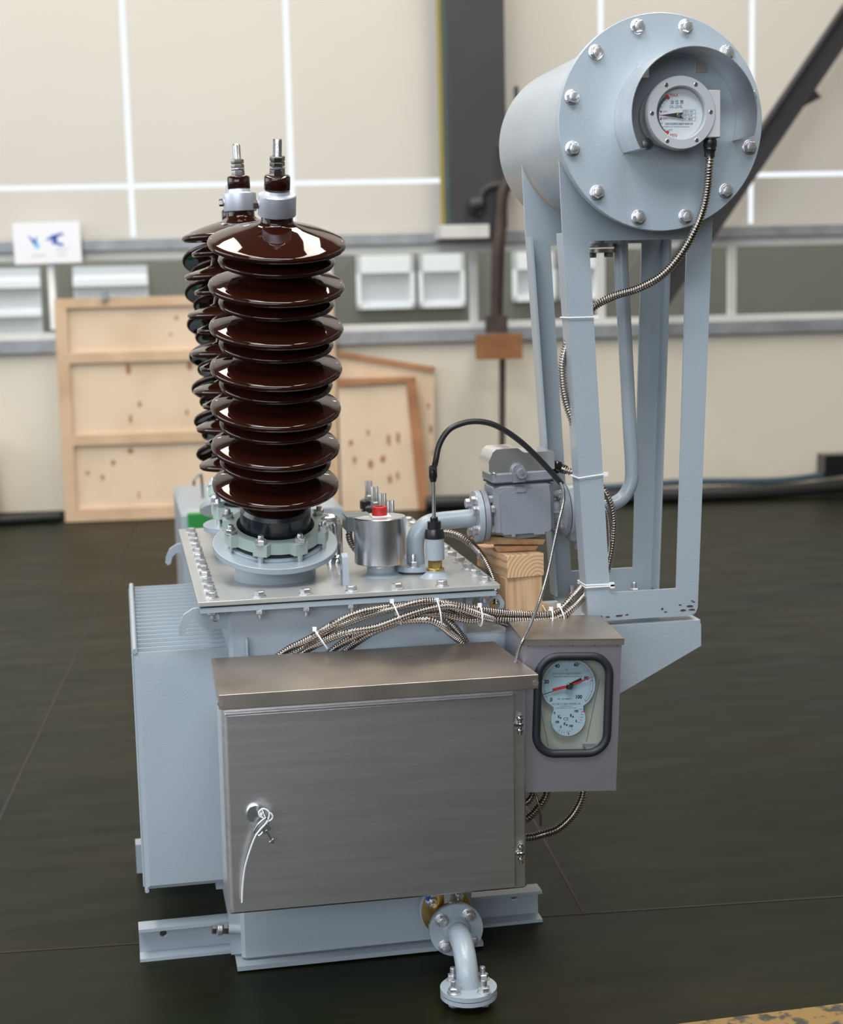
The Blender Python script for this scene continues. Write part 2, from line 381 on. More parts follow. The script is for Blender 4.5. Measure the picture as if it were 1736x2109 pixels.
# slanting brace
a0, a1 = WALL @ Vector((3.35, .5, 1.30)), WALL @ Vector((5.35, .5, 4.1))
X = frame(a0, a1 - a0, -WN); L = (a1 - a0).length
br = MB().box((-.01, -.07, 0), (.01, .07, L), 0, X); br.box((-.05, .055, 0), (.05, .07, L), 0, X); br.box((-.05, -.07, 0), (.05, -.055, L), 0, X)
bro = tag(build('slanting_brace', br, COLUMN), 'dark slanting steel brace at the upper right against the wall', 'brace')
for l in (1.55, 2.05, 2.45):
    build('bracket_lug', MB().prism([(.07, -.10), (.135, .02), (.07, .03)], .05, X @ Matrix.Translation((0, 0, l)) @ Matrix(((0, 0, 1, -.025), (1, 0, 0, 0), (0, 1, 0, 0), (0, 0, 0, 1)))), COLUMN, bro)
# rusty pipe with brown box
pt = thing('rusty_pipe', WALL @ Vector((2.36, .42, .25)), 'dark rusty vertical pipe in front of the dark column, bent at the top', 'pipe')
build('pipe_run', MB().tube(spline([WALL @ Vector(p) for p in ((2.36, .36, 1.16), (2.37, .42, 1.6), (2.385, .42, 1.76), (2.40, .42, 1.95), (2.45, .42, 2.05), (2.50, .4, 2.12))], 6), .04, 12), RUST, pt)
build('pipe_run', MB().tube([WALL @ Vector((2.40, .33, 1.0)), WALL @ Vector((2.385, .33, .25))], .02, 10), RUST, pt)
build('pipe_bracket', wbox(MB(), 2.29, 2.42, 1.115, 1.22, .34, .44), RUST, pt)
build('pipe_arm', MB().tube(spline([WALL @ Vector(p) for p in ((2.40, .42, 2.02), (2.30, .42, 1.99), (2.25, .42, 1.90), (2.27, .42, 1.84))], 6), .022, 10), COLUMN, pt)
build('clamp_head', MB().lathe([(.01, -.06), (.05, -.04), (.055, .03), (.01, .06)], frame(WALL @ Vector((2.24, .42, 1.90)), (1, 0, .2)), 14), COLUMN, pt)
bb = wbox(MB(), 2.22, 2.50, .955, 1.108, .40, .50)
tag(build('brown_box', bb, RUSTBOX), 'brown rectangular box fixed on the rusty pipe', 'box')
lp = thing('wall_lamp', WALL @ Vector((2.47, .40, 2.2)), 'dusty lamp hanging beside the dark column, behind the oil cylinder', 'lamp')
build('lamp_shade', MB().lathe([(.02, .1), (.08, .07), (.12, 0), (.10, 0), (.06, .06)], frame(WALL @ Vector((2.50, .40, 2.24)), (0, 0, 1)), 20), mat('dusty_lamp', (.10, .085, .065), .6), lp)
build('lamp_stem', MB().tube([WALL @ Vector((2.50, .40, 2.33)), WALL @ Vector((2.5, .40, 2.6))], .015, 8), COLUMN, lp)

# sign
sg = thing('wall_sign', WALL @ Vector((-.385, .12, 1.6)), 'white sign board with blue emblem hung on the rail at the left', 'sign')
SX = Matrix.Identity(4)
for i in range(3): SX[i][0] = WU[i]; SX[i][1] = (0, 0, 1)[i]; SX[i][2] = -WN[i]; SX[i][3] = (WALL @ Vector((-.385, .12, 1.731)))[i]
SX = SX @ Matrix.Rotation(math.radians(.8), 4, 'Z')
build('sign_board', MB().prism(rrect(0, 0, .405, .25, .004, 2), .012, SX), SIGNW, sg)
mb = MB()
mb.prism([(-.115, .05), (-.075, -.02), (-.055, .05), (-.075, .02)], .002, SX @ Matrix.Translation((0, 0, .012)), mi=1)
mb.prism([(-.075, -.03), (-.06, .02), (-.045, -.03)], .002, SX @ Matrix.Translation((0, 0, .012)), mi=0)
mb.prism([(-.01, .02), (.05, .05), (.065, .02), (.02, .015)], .002, SX @ Matrix.Translation((0, 0, .012)), mi=1)
for sgn in (1, -1):
    arc = [(.085 + .045 * math.cos(t), .018 + .04 * math.sin(t)) for t in [math.radians(70 + 220 * k / 12) for k in range(13)]]
    arc2 = [(.088 + .028 * math.cos(t), .018 + .025 * math.sin(t)) for t in [math.radians(290 - 220 * k / 12) for k in range(13)]]
mb.prism(arc + arc2, .002, SX @ Matrix.Translation((0, 0, .012)), mi=1)
arc = [(.02 + .035 * math.cos(t), .018 + .035 * math.sin(t)) for t in [math.radians(-60 + 120 * k / 8) for k in range(9)]]
arc2 = [(.012 + .025 * math.cos(t), .018 + .025 * math.sin(t)) for t in [math.radians(60 - 120 * k / 8) for k in range(9)]]
mb.prism(arc + arc2, .002, SX @ Matrix.Translation((0, 0, .012)), mi=1)
build('emblem', mb, [SIGNC, SIGNB], sg)
SGP = mat('sign_grey_print', (.55, .56, .6), .5)
for k, (a, c, z) in enumerate([(-.10, -.01, -.075), (.05, .12, -.045), (.06, .11, -.075)]): build('small_print', MB().box((a, z - .004, .012), (c, z + .004, .0135), 0, SX), SGP, sg)
build('sign_bracket', wbox(MB(), -.40, -.36, 1.2, 1.62, .06, .075), OUTP, sg)

# wooden crate panels leaning on the wall
def panel(name, label, u0, u1, z1, d, battens, knots, bm=BATTEN, outline=None):
    t = thing(name, WALL @ Vector(((u0 + u1) / 2, d, 0)), label, 'crate panel')
    PX = Matrix.Identity(4)
    for i in range(3): PX[i][0] = WU[i]; PX[i][1] = (0, 0, 1)[i]; PX[i][2] = -WN[i]; PX[i][3] = (WALL @ Vector((0, d, .003)))[i]
    PX = PX @ Matrix.Rotation(math.radians(-2.2), 4, 'X')
    build('plywood_sheet', MB().prism(outline or [(u0, 0), (u1, 0), (u1, z1), (u0, z1)], .018, PX), PLY, t)
    for q in battens: build('batten', MB().prism(q, .03, PX @ Matrix.Translation((0, 0, .018))), bm, t)
    k = MB()
    for (x, z, a, h) in knots: k.prism([(x + a * math.cos(2 * PI * j / 10), z + h * math.sin(2 * PI * j / 10)) for j in range(10)], .0012, PX @ Matrix.Translation((0, 0, .018)))
    if knots: build('knot', k, KNOT, t)['kind'] = 'stuff'
    return t
R_ = lambda a, b_, c, d: [(a, c), (b_, c), (b_, d), (a, d)]
panel('crate_panel', 'large pale plywood crate panel with pine battens leaning on the wall', -.36, 1.36, 1.385, .17,
      [R_(-.36, -.285, 0, 1.385), R_(1.285, 1.36, 0, 1.385), R_(-.285, 1.285, 1.325, 1.385), R_(-.285, 1.285, .985, 1.05), R_(-.285, 1.285, .475, .54), R_(-.285, 1.285, 0, .075)],
      [(.07, .94, .018, .035), (.45, .95, .02, .03), (.07, .63, .01, .03), (.13, .72, .012, .02), (.42, .66, .01, .02), (.24, 1.03, .015, .02), (-.05, .36, .014, .02), (-.12, .27, .012, .02), (-.21, .3, .012, .015), (.06, .43, .02, .02), (.38, 1.25, .015, .012), (.34, 1.15, .01, .01), (.1, .15, .006, .03)])
panel('crate_panel', 'smaller plywood panel with reddish battens right of the large panel', 1.37, 1.93, .86, .22,
      [[(1.37, .80), (1.86, .815), (1.86, .845), (1.37, .845)], [(1.80, .815), (1.86, .83), (1.93, 0), (1.86, 0)]],
      [(1.44, .44, .015, .02), (1.56, .30, .018, .03), (1.64, .33, .018, .025), (1.68, .45, .012, .04), (1.46, .33, .012, .025), (1.55, .5, .01, .02), (1.74, .46, .012, .04), (1.68, .2, .014, .03), (1.73, .22, .01, .03)], REDBATTEN,
      [(1.37, 0), (1.90, 0), (1.85, .83), (1.37, .845)])
panel('crate_panel', 'third plywood panel with a slanting top batten behind the smaller one', 1.38, 2.0, .9, .12,
      [[(1.38, .985), (1.99, .865), (2.0, .895), (1.38, 1.015)]], [(1.96, .5, .012, .03), (1.95, .65, .01, .02), (1.97, .35, .008, .02)], REDBATTEN,
      [(1.38, 0), (1.90, 0), (1.98, .3), (1.99, .865), (1.38, .985)])
panel('crate_panel', 'plywood panel cut off by the left picture edge', -1.4, -.775, .55, .25, [R_(-.83, -.775, 0, .55)], [])
cl = wbox(MB(), -.07, -.03, 1.375, 1.43, .13, .21); tag(build('metal_clip', cl, RAIL), 'small metal clip on top of the large crate panel', 'clip')

# machine with green box behind the transformer
mc = thing('grey_machine', (.55, 6.2, 0), 'grey machine housing standing behind the transformer, green panel on its front', 'machine')
y0 = 5.6
pa = at(372, 1051, y0); pb = at(706, 1053, y0)
build('housing', MB().bbox((pa.x, y0, .12), (pb.x, 6.35, pa.z), .03), MACH, mc)
build('housing_hood', MB().bbox((pb.x - .28, y0 + .15, pa.z), (pb.x - .02, 6.2, pa.z + .085), .03), MACH, mc)
build('post', MB().box((pa.x + .0, y0 - .01, 0), (pa.x + .035, y0 + .02, pa.z - .02)), PAINT, mc)
build('post', MB().box((pb.x - .04, y0 - .01, 0), (pb.x, y0 + .02, pa.z - .02)), PAINT, mc)
pg = at(386, 1058, y0 - .03)
build('green_panel', MB().bbox((pg.x, y0 - .03, pg.z - .16), (pg.x + .3, y0, pg.z), .006), GREEN, mc)
h0 = at(400, 1000, 5.9)
build('hook', MB().tube(spline([h0, h0 + Vector((.0, 0, .02)), h0 + Vector((.012, 0, .033)), h0 + Vector((.028, 0, .032)), h0 + Vector((.03, 0, -.12))], 5), .005, 8), DARKNUT, mc)

# cables and black box along the wall foot
def cable(pts, r, m, label, cat='cable'):
    tag(build('floor_cable', MB().tube(spline([WALL @ Vector(p) for p in pts], 8), r, 10), m), label, cat, 'cables along the foot of the back wall')
cable([(1.9, .25, .045), (2.6, .28, .045), (3.4, .3, .045), (4.0, .32, .045), (4.6, .28, .06), (5.4, .2, .12)], .045, CABLE, 'thick black cable lying lowest along the wall foot')
cable([(2.4, .15, .10), (3.0, .17, .09), (3.6, .18, .11), (4.2, .2, .10), (4.6, .19, .13), (5.4, .15, .2)], .022, CABLEB, 'bluish cable lying behind the thick black one at the wall foot')
cable([(-1.6, .2, .03), (-.9, .2, .03), (-.4, .12, .03)], .03, CABLE, 'black cable at the wall foot left of the large crate panel')
bb = wbox(MB(), 4.52, 4.70, .13, .26, .1, .25)
tag(build('black_box', bb, BLACKP), 'small black box on the cables at the right wall foot', 'box')

# ================================================================== THE TRANSFORMER
T = thing('power_transformer', (.44, 3.65, 0), 'blue-grey oil-filled power transformer with brown porcelain bushings and stainless control cabinet', 'transformer')
def part(name, mb, mats, parent=T, Mw=None, sharp=32): return build(name, mb, mats, parent, Mw, sharp)

# tank
t = MB()
t.bbox((.193, 3.19, .016), (.693, 4.10, .775), .008); t.box((.181, 3.165, .004), (.71, 4.12, .014))
t.box((.136, 3.147, .776), (.747, 4.145, .7865))
tank = part('tank', t, PAINT)
# tank edge seam: gasket line
part('cover_gasket', MB().box((.146, 3.16, .787), (.742, 4.135, .790)), GASK)
cv = part('tank_cover', MB().bbox((.132, 3.143, .790), (.756, 4.152, .800), .002), COVERP)
bm_ = bolt_mesh(.0118, .0095); nm = MB(); hexa(.0115, .011, 0, nm); nm.lathe([(.006, .011), (.006, .020), (.005, .021)], n=12); nm = nm.mesh('nut', ZINC)
xs = [.162 + .095 * i for i in range(7)]; ys = [3.206 + .0812 * k for k in range(12)]
spots = [(x, 3.165) for x in xs[1:-1]] + [(x, 4.128) for x in xs[1:-1]] + [(xs[0], y - .02) for y in ys] + [(xs[-1], y - .02) for y in ys]
spots = [(x, 3.166) for x in xs[1:-1]] + [(x, 4.13) for x in xs[1:-1]] + [(xs[0], 3.186 + .0812 * k) for k in range(12)] + [(xs[-1], 3.186 + .0812 * k) for k in range(12)]
for i, (x, y) in enumerate(spots):
    rz = random.random() * 1.05
    place('bolt', bm_, cv, Matrix.Translation((x, y, .800)) @ Matrix.Rotation(rz, 4, 'Z'))
    place('nut', nm, tank, Matrix.Translation((x, y, .775)) @ Matrix.Rotation(PI, 4, 'X') @ Matrix.Rotation(rz * .7, 4, 'Z'))
for x in (.235, .65): part('earth_stud', MB().cyl((x - .02, 3.185, .71), (x - .02, 3.20, .71), .006), PAINT) if x > .5 else None
part('stiffener', MB().box((.226, 3.17, .60), (.230, 3.195, .712)), PAINT)
part('shim_block', MB().box((.150, 3.30, .135), (.193, 3.36, .185)), PAINT)

# base channels, opening towards the viewer
def channel(yf, s=1):
    m = MB(); a, b_ = -.019, .870; yb = yf + .045 * s; lo, hi = min(yf, yb), max(yf, yb)
    m.prism([(a, lo), (b_, lo), (b_, hi), (a, hi)], .007, Matrix.Translation((0, 0, .0005)))
    m.prism([(a, lo), (b_, lo), (b_, hi), (a, hi)], .007, Matrix.Translation((0, 0, .0665)))
    wy = yb - .006 if s > 0 else yb + .006
    m.prism([(a, .0075), (b_, .0075), (b_, .0665), (a, .0665)], .006, frame((0, yb if s > 0 else yb + .006, 0), (0, -1, 0), (1, 0, 0)), holes=[circ(.033, .044, .0078, 18), circ(.815, .049, .0078, 18)])
    return m
part('base_channel', channel(3.268), PAINT); part('base_channel', channel(3.845, -1), PAINT)
# earthing bolt at the foot
eb = part('earthing_boss', MB().cyl((.168, 3.215, .078), (.198, 3.215, .074), .0105, n=20), PAINT)
part('earthing_nut', hexa(.0115, .012, 0, None, 0, frame((.168, 3.215, .078), (-1, 0, .1))), DARKNUT)
m = MB()
for k in range(3): m.cyl((.155 - k * .0035, 3.215, .079), (.153 - k * .0035, 3.215, .079), .0125, n=20)
part('earthing_washer', m, ZINC)
part('earthing_nut', hexa(.0105, .010, 0, None, 0, frame((.143, 3.215, .080), (-1, 0, .1))), DARKNUT)
part('corner_gusset', MB().prism([(.172, .02), (.196, .02), (.196, .16), (.168, .16)], .004, FRONT((0, 3.22, 0))), PAINT)

# corrugated radiator on the left wall: a row of pressed fins
fm = MB()
def fin(m):
    # local: x width, y height, z forward; rim thin, centre pressed out
    W0, W1, H0, H1 = 0, .193, .172, .682
    outer = [(W0, H0), (W1, H0), (W1, H1), (W0, H1)]
    def ring(i, jt, z): return [(W0 + i, H0 + i * .8, z), (W1, H0 + i * .8, z), (W1, H1 - jt, z), (W0 + i, H1 - jt, z)]
    rs = [ring(0, 0, -.0024), ring(0, 0, .0024), ring(.010, .036, .0070)]
    rb = [ring(.010, .036, -.0070)]
    R4 = [rb[0]] + rs
    vs = [p for r in R4 for p in r]; fs = [(3, 2, 1, 0), (12, 13, 14, 15)]
    for k in range(3):
        for i in range(4): j = (i + 1) % 4; fs.append((k * 4 + i, k * 4 + j, k * 4 + 4 + j, k * 4 + 4 + i))
    return m.add(vs, fs, 0)
finm = fin(MB()).mesh('fin', PAINT, 20)
rad = part('radiator_header', MB().bbox((.150, 3.262, .18), (.1925, 3.99, .672), .006), PAINT)
NF = 19
for k in range(NF):
    y = 3.246 + .0415 * k
    place('fin', finm, rad, FRONT((.0 + .0006 * k, y, 0)))
part('spacer_rod', MB().cyl((.003, 3.240, .686), (.003, 4.0, .686), .0055, n=12), PAINT, rad)
part('spacer_rod', MB().cyl((.003, 3.240, .169), (.003, 4.0, .169), .0045, n=12), PAINT, rad)
m = MB()
for k in range(NF): m.cyl((-.0018, 3.246 + .0415 * k, .178), (-.0018, 3.246 + .0415 * k, .678), .0028, n=8)
part('edge_wire', m, PAINT, rad)

# lifting hooks under the cover
def hook(p, mir=1):
    pts = [(0, .030), (-.03, .033), (-.055, .028), (-.08, .035), (-.099, .018), (-.104, -.012), (-.098, -.018), (-.087, -.010), (-.080, .004), (-.066, .009), (-.056, -.004), (-.045, -.012), (0, -.012)]
    pts = [(0, .026), (-.030, .026), (-.048, .030), (-.070, .027), (-.088, .016), (-.098, -.004), (-.101, -.020), (-.095, -.027), (-.087, -.022), (-.083, -.006), (-.073, .004), (-.062, .003), (-.056, -.010), (-.045, -.018), (0, -.018)]
    pts = [(x * mir, z) for x, z in pts]
    return MB().prism(pts, .012, FRONT((p[0], p[1], p[2])), holes=[circ(-.024 * mir, .006, .0085, 16)])
part('lifting_hook', hook((.193, 3.215, .748)), PAINT)
part('lifting_hook', hook((.193, 4.07, .748)), PAINT)
m = MB().prism([(0, .018), (.045, .022), (.075, .014), (.084, -.002), (.080, -.018), (0, -.022)], .010, FRONT((.693, 3.205, .752)), holes=[circ(.022, .003, .009, 16), circ(.062, -.004, .012, 16)])
part('lifting_hook', m, PAINT)
# lifting lug standing on the cover
part('lifting_lug', MB().prism([(-.018, 0), (.018, 0), (.018, .045), (.013, .06), (0, .067), (-.013, .06), (-.018, .045)], .013, frame((.438, 3.245, .8), (1, 0, 0), (0, 1, 0)), holes=[circ(0, .040, .010, 18)]), PAINT)

# ------------------------------------------------------------------ bushings
def bushing(base, ax, tt, src=None):
    ax = Vector(ax).normalized(); X = frame(base, ax, (1, 0, 0))
    F0 = tt                                                     # flange top along the axis
    # porcelain body with alternating large and small sheds
    pr = [(.0745, F0 + .022), (.0745, .165)]
    zb = .2225; p = .0862; rc = .072
    prof = []
    for k in range(7):
        z = zb + p * k; R = .1335 + .0006 * k
        prof += [(rc, z - .012), (.088, z - .004), (.112, z - .0045), (R - .009, z - .0085), (R - .0045, z - .0083), (R - .0012, z - .0055), (R, z - .0010), (R - .0014, z + .0030), (R - .0055, z + .0062), (R - .010, z + .0078)]
        if k < 6:
            prof += [(.112, z + .0130), (.09, z + .0185), (rc + .004, z + .0235)]
            zz = z + p - .0345; r2 = .1165
            prof += [(rc, zz - .012), (.084, zz - .005), (r2 - .008, zz - .0080), (r2 - .002, zz - .0065), (r2, zz - .0018), (r2 - .0015, zz + .0025), (r2 - .007, zz + .0052), (.092, zz + .0125), (rc + .004, zz + .0215)]
        else:
            prof += [(.115, z + .0140), (.09, z + .0235), (.06, z + .0320), (.042, z + .0365), (.034, z + .0405), (.0315, z + .0455), (.0315, z + .068)]
    body = MB().lathe([(.058, .15)] + prof, None, 72)
    por = place('bushing', body.mesh('bushing', PORC, 70), T, X)
    por['label'] = 'ribbed brown glazed porcelain bushing with metal cap and foot clamp'
    def sp(name, m, mt, loc=None, sharp=32): return build(name, m, mt, por, X @ loc if loc is not None else X, sharp)
    sp('dark_stem', MB().lathe([(.074, F0 + .004), (.0752, F0 + .03), (.0752, .162), (.070, .17)], n=48), STEM)
    zt = zb + 6 * p + .0665
    sp('clamp_collar', MB().lathe([(.030, zt - .012), (.0365, zt - .011), (.0375, zt - .009), (.0375, zt + .028), (.0362, zt + .030), (.0255, zt + .031), (.0245, zt + .038), (.0225, zt + .039)], n=48), COLLAR)
    scw = sp('clamp_screw', hexa(.0085, .010, 0, None, 0, frame((-.037, .0, zt + .010), (-1, .12, 0))), DARKNUT)
    sp('clamp_washer', MB().lathe([(.011, -.004), (.011, -.001)], frame((-.037, .0, zt + .010), (-1, .12, 0)), 20), ZINC)
    sp('porcelain_cap', MB().lathe([(.0235, zt + .038), (.0255, zt + .040), (.0255, zt + .064), (.0235, zt + .067), (.012, zt + .068)], n=40), PORC, None, 60)
    zn = zt + .0675
    sp('terminal_nut', hexa(.0150, .014, zn), DARKNUT); sp('terminal_washer', MB().lathe([(.0155, zn + .0145), (.0155, zn + .0165)], n=24), ZINC)
    sp('terminal_nut', hexa(.0148, .0095, zn + .0175), DARKNUT); sp('terminal_nut', hexa(.0148, .0095, zn + .028), DARKNUT)
    st = [(.0085, zn + .036)]
    for k in range(15):
        z = zn + .038 + k * .0021; st += [(.0088, z), (.0092, z + .0005), (.0088, z + .001)]
    zs = st[-1][1]; st += [(.0085, zs + .0005), (.0075, zs + .002)]
    sp('terminal_stud', MB().lathe(st, n=20), STUD)
    # foot: turret, flange, clamp ring, studs
    sp('turret', MB().lathe([(.091, -.05), (.089, -.03), (.086, F0 - .013), (.10, F0 - .012)], n=48), PAINT)
    sp('turret_flange', MB().lathe([(.06, F0 - .014), (.132, F0 - .014), (.1335, F0 - .012), (.1335, F0 - .001), (.132, F0), (.06, F0)], n=64), PAINT)
    sp('foot_ring', MB().lathe([(.075, F0), (.103, F0), (.104, F0 + .002), (.103, F0 + .006), (.075, F0 + .007)], n=48), PAINT)
    sp('foot_gasket', MB().lathe([(.075, F0 + .006), (.096, F0 + .007), (.097, F0 + .013), (.075, F0 + .015)], n=48), GASK)
    # clamp ring with eight lugs
    out = []
    N = 96
    for k in range(N):
        a = 2 * PI * k / N; d = abs(((a - PI / 8) % (PI / 4)) - 0); d = min(d, PI / 4 - d)
        r = .1005 + .0145 * (1 if d < .13 else max(0, 1 - (d - .13) / .06))
        out.append((r * math.cos(a), r * math.sin(a)))
    rg = MB().prism(out, .026, Matrix.Translation((0, 0, F0 + .017)), holes=[circ(0, 0, .083, 48)])
    sp('clamp_ring', rg, CLAMPP, None, 40)
    sm = MB().lathe([(.0062, 0), (.0062, .062), (.0050, .064)], n=14); sm = sm.mesh('clamp_stud', ZINC)
    nmm = MB(); nmm.lathe([(.0125, 0), (.0125, .0018)], n=20); hexa(.0115, .010, .0018, nmm); nmm = nmm.mesh('clamp_nut', ZINC)
    for k in range(8):
        a = PI / 8 + k * PI / 4; q = Matrix.Translation((.1065 * math.cos(a), .1065 * math.sin(a), 0))
        place('clamp_stud', sm, por, X @ q @ Matrix.Translation((0, 0, F0 - .001))); place('clamp_nut', nmm, por, X @ q @ Matrix.Translation((0, 0, F0 + .043)) @ Matrix.Rotation(k * .4, 4, 'Z'))
    return por
def copy_bushing(src, base, ax):
    X = frame(base, Vector(ax).normalized(), (1, 0, 0)); D = X @ WM[src].inverted()
    r = src.copy(); COL.objects.link(r); WM[r] = X; r.matrix_basis = X
    for ch in list(src.children):
        c = ch.copy(); COL.objects.link(c); WM[c] = D @ WM[ch]; c.matrix_basis = WM[c]; c.parent = r; c.matrix_parent_inverse = X.inverted()
    return r
BA = bushing((.31, 3.375, .8), (.012, -math.sin(math.radians(16.5)), math.cos(math.radians(16.5))), .085)
BB = copy_bushing(BA, (.309, 3.655, .8), (-.026, 0, 1)); BC = copy_bushing(BA, (.316, 3.965, .8), (-.006, math.sin(math.radians(19)), math.cos(math.radians(19))))
lab(BA, 'front brown porcelain bushing, tilted towards the viewer'); lab(BB, 'upright brown porcelain bushing behind the front one'); lab(BC, 'rear brown porcelain bushing tilted backwards')

# ------------------------------------------------------------------ fittings on the cover
# pressure relief device: aluminium can with side box and red knob
c0 = Vector((.535, 3.325, .8))
cn = part('relief_valve', MB().lathe([(.030, .028), (.0545, .028), (.0565, .030), (.0565, .127), (.055, .129), (.001, .130)], Matrix.Translation(c0), 56), ALU); lab(cn, 'aluminium relief valve can with red knob')
part('valve_boss', MB().lathe([(.046, 0), (.034, .006), (.0305, .010), (.0305, .020)], Matrix.Translation(c0), 40), PAINT, cn)
part('valve_neck', MB().lathe([(.031, .020), (.031, .023), (.029, .024), (.026, .026), (.029, .028)], Matrix.Translation(c0), 32), ZINC, cn)
part('side_box', MB().bbox((.463, 3.33, .898), (.52, 3.40, .930), .002), mat('dark_box_alu', (.22, .25, .27), .35, metal=.8), cn)
part('red_knob', MB().lathe([(.0165, .131), (.0165, .149), (.015, .1505), (.010, .1505), (.010, .147)], Matrix.Translation(c0), 32), RED, cn)
part('knob_plate', MB().box((.515, 3.30, .9300), (.557, 3.345, .9315)), WHITEP, cn)
# polished bent filler pipe on polished cap
fp = part('filler_pipe', MB().tube(spline([(.462, 3.50, .80), (.462, 3.50, .875), (.460, 3.50, .893), (.452, 3.50, .900), (.405, 3.50, .902)], 8), .015, 20), SHINY)
part('pipe_base', MB().lathe([(.022, 0), (.022, .012), (.019, .018), (.016, .022)], Matrix.Translation((.462, 3.50, .80)), 32), SHINY, fp)
# low voltage studs
lv = MB().lathe([(.026, 0), (.026, .03), (.020, .034), (.020, .050), (.024, .054), (.024, .074), (.020, .077)], n=28).mesh('low_voltage_bushing', BLACKP, 40)
lvn = hexa(.011, .011, 0).mesh('stud_nut', ZINC)
ls = MB(); ls.lathe([(.0044, 0), (.0044, .046), (.0036, .048)], n=12); ls = ls.mesh('terminal_stud', STUD)
for k, (x, y, z) in enumerate([(.617, 4.0, .8), (.612, 3.87, .8), (.610, 3.74, .8), (.607, 3.61, .8)]):
    dz = 0
    o = place('low_voltage_bushing', lv, T, Matrix.Translation((x, y, z + dz - .002)))
    place('stud_nut', lvn, o, Matrix.Translation((x, y, z + dz + .075))); place('terminal_stud', ls, o, Matrix.Translation((x - .005, y, z + dz + .076))); place('terminal_stud', ls, o, Matrix.Translation((x + .005, y, z + dz + .076)))
CAPT = mat('capillary_braid', (.36, .36, .37), .3, metal=1)
# thermometer pocket with sensor
s0 = Vector((.644, 3.272, .8))
so = part('thermometer_pocket', MB().lathe([(.019, .037), (.0205, .038), (.0205, .083), (.019, .085)], Matrix.Translation(s0), 36), PAINT); lab(so, 'grey thermometer pocket with black plastic top')
part('pocket_boss', MB().lathe([(.034, 0), (.024, .006), (.020, .010), (.020, .014)], Matrix.Translation(s0), 32), PAINT, so)
part('brass_nut', MB().lathe([(.0195, .014), (.0195, .019), (.0185, .020)], Matrix.Translation(s0), 32), BRASS, so)
part('brass_nut', hexa(.0155, .016, .020, None, 0, Matrix.Translation(s0)), BRASS, so)
part('sensor_cap', MB().lathe([(.0215, .084), (.0215, .092), (.019, .104), (.0150, .105), (.0145, .120), (.0085, .121), (.0085, .128), (.006, .130)], Matrix.Translation(s0), 32), BLACKP, so)
part('sensor_rod', MB().lathe([(.0042, .128), (.0042, .215)], Matrix.Translation(s0), 16), STUD, so)
part('sensor_sleeve', MB().lathe([(.0062, .205), (.0078, .212), (.0088, .216), (.0088, .236), (.0068, .240)], Matrix.Translation(s0), 20), BLACKP, so)
pts = [s0 + Vector((0, 0, .232))] + [at(px, py, 3.24) for px, py in ((896, 955), (905, 915), (925, 885), (955, 871), (985, 868), (1015, 874), (1045, 890), (1075, 912), (1105, 940), (1135, 972), (1157, 997))]
part('capillary_sleeve', MB().tube(spline(pts, 8), .0062, 14), BLACK, so)
pts = [at(px, py, y) for px, py, y in ((1153, 992, 3.24), (1160, 1010, 3.22), (1160, 1035, 3.19), (1152, 1070, 3.17), (1141, 1120, 3.16), (1128, 1180, 3.14), (1112, 1235, 3.11), (1099, 1270, 3.06), (1088, 1296, 3.015), (1079, 1315, 2.99), (1071, 1332, 2.985), (1065, 1350, 2.99), (1060, 1378, 3.0))]
part('capillary_tube', MB().tube(spline(pts, 8),     .0038, 10, ridge=(.0034, .0014)), CAPT, so)

# ------------------------------------------------------------------ oil pipe, gas relay, riser
PY = 3.36
op = part('oil_pipe', MB().tube(spline([(.618, PY, .815), (.618, PY, .862), (.626, PY, .884), (.645, PY, .900), (.672, PY, .906), (.752, PY, .910)], 8), .020, 24), PAINT)
part('pipe_flange', MB().lathe([(.058, 0), (.058, .010)], Matrix.Translation((.618, PY, .805)), 48), PAINT, op)
part('flange_gasket', MB().lathe([(.057, .0), (.057, .005)], Matrix.Translation((.618, PY, .800)), 48), GASK, op)
ob = bolt_mesh(.011, .010, True, .016)
for a in (-.3, 1.27, 2.84, 4.41): place('bolt', ob, op, Matrix.Translation((.618 + .042 * math.cos(a), PY + .042 * math.sin(a), .815)))
tl = math.radians(1.3)
def RX(x, y=PY, z=0): return Vector((x, y, z))
RM = Matrix.Translation((.85, PY, .915)) @ Matrix.Rotation(-tl, 4, 'Y')      # relay frame, x along the pipe
def flange_pair(xl, names):
    pass
axx = frame((0, 0, 0), (1, 0, 0), (0, 0, 1))
body = MB()
body.bbox((-.064, -.052, -.040), (.072, .052, .072), .012)
body.prism([(-.050, -.034), (.062, -.034), (.050, -.045), (.02, -.050), (-.01, -.050), (-.042, -.044)], .08, RM.inverted() @ RM @ frame((0, .04, 0), (0, -1, 0), (1, 0, 0)))
body.cyl((-.075, 0, 0), (-.06, 0, 0), .036, n=32); body.cyl((.07, 0, 0), (.10, 0, 0), .030, n=32)
relay = build('gas_relay', body, RELAYP, T, RM); lab(relay, 'grey gas relay with polished metal cap')
def rp(name, m, mt, sharp=32): return build(name, m, mt, relay, RM, sharp)
m = MB(); m.prism(rrect(.004, .012, .112, .098, .010), .006, frame((0, -.052, 0), (0, -1, 0), (1, 0, 0))); m.box((-.016, -.061, .055), (.006, -.053, .063)); m.box((-.030, -.060, -.042), (-.022, -.053, -.036)); m.box((.02, -.060, -.041), (.045, -.053, -.036)); rp('relay_shutter', m, RELAYP)
rp('relay_seam', MB().box((-.064, -.050, .0722), (.072, .05, .0742)), GASK)
m = MB().bbox((-.066, -.052, .0745), (.073, .052, .098), .006); rp('relay_head', m, RELAYP)
cap = [(-.072, .097), (.075, .099), (.075, .134), (.072, .1385), (.010, .1390), (.004, .1415), (-.004, .1485), (-.010, .1500), (-.054, .1500), (-.062, .1440), (-.066, .135), (-.072, .124)]
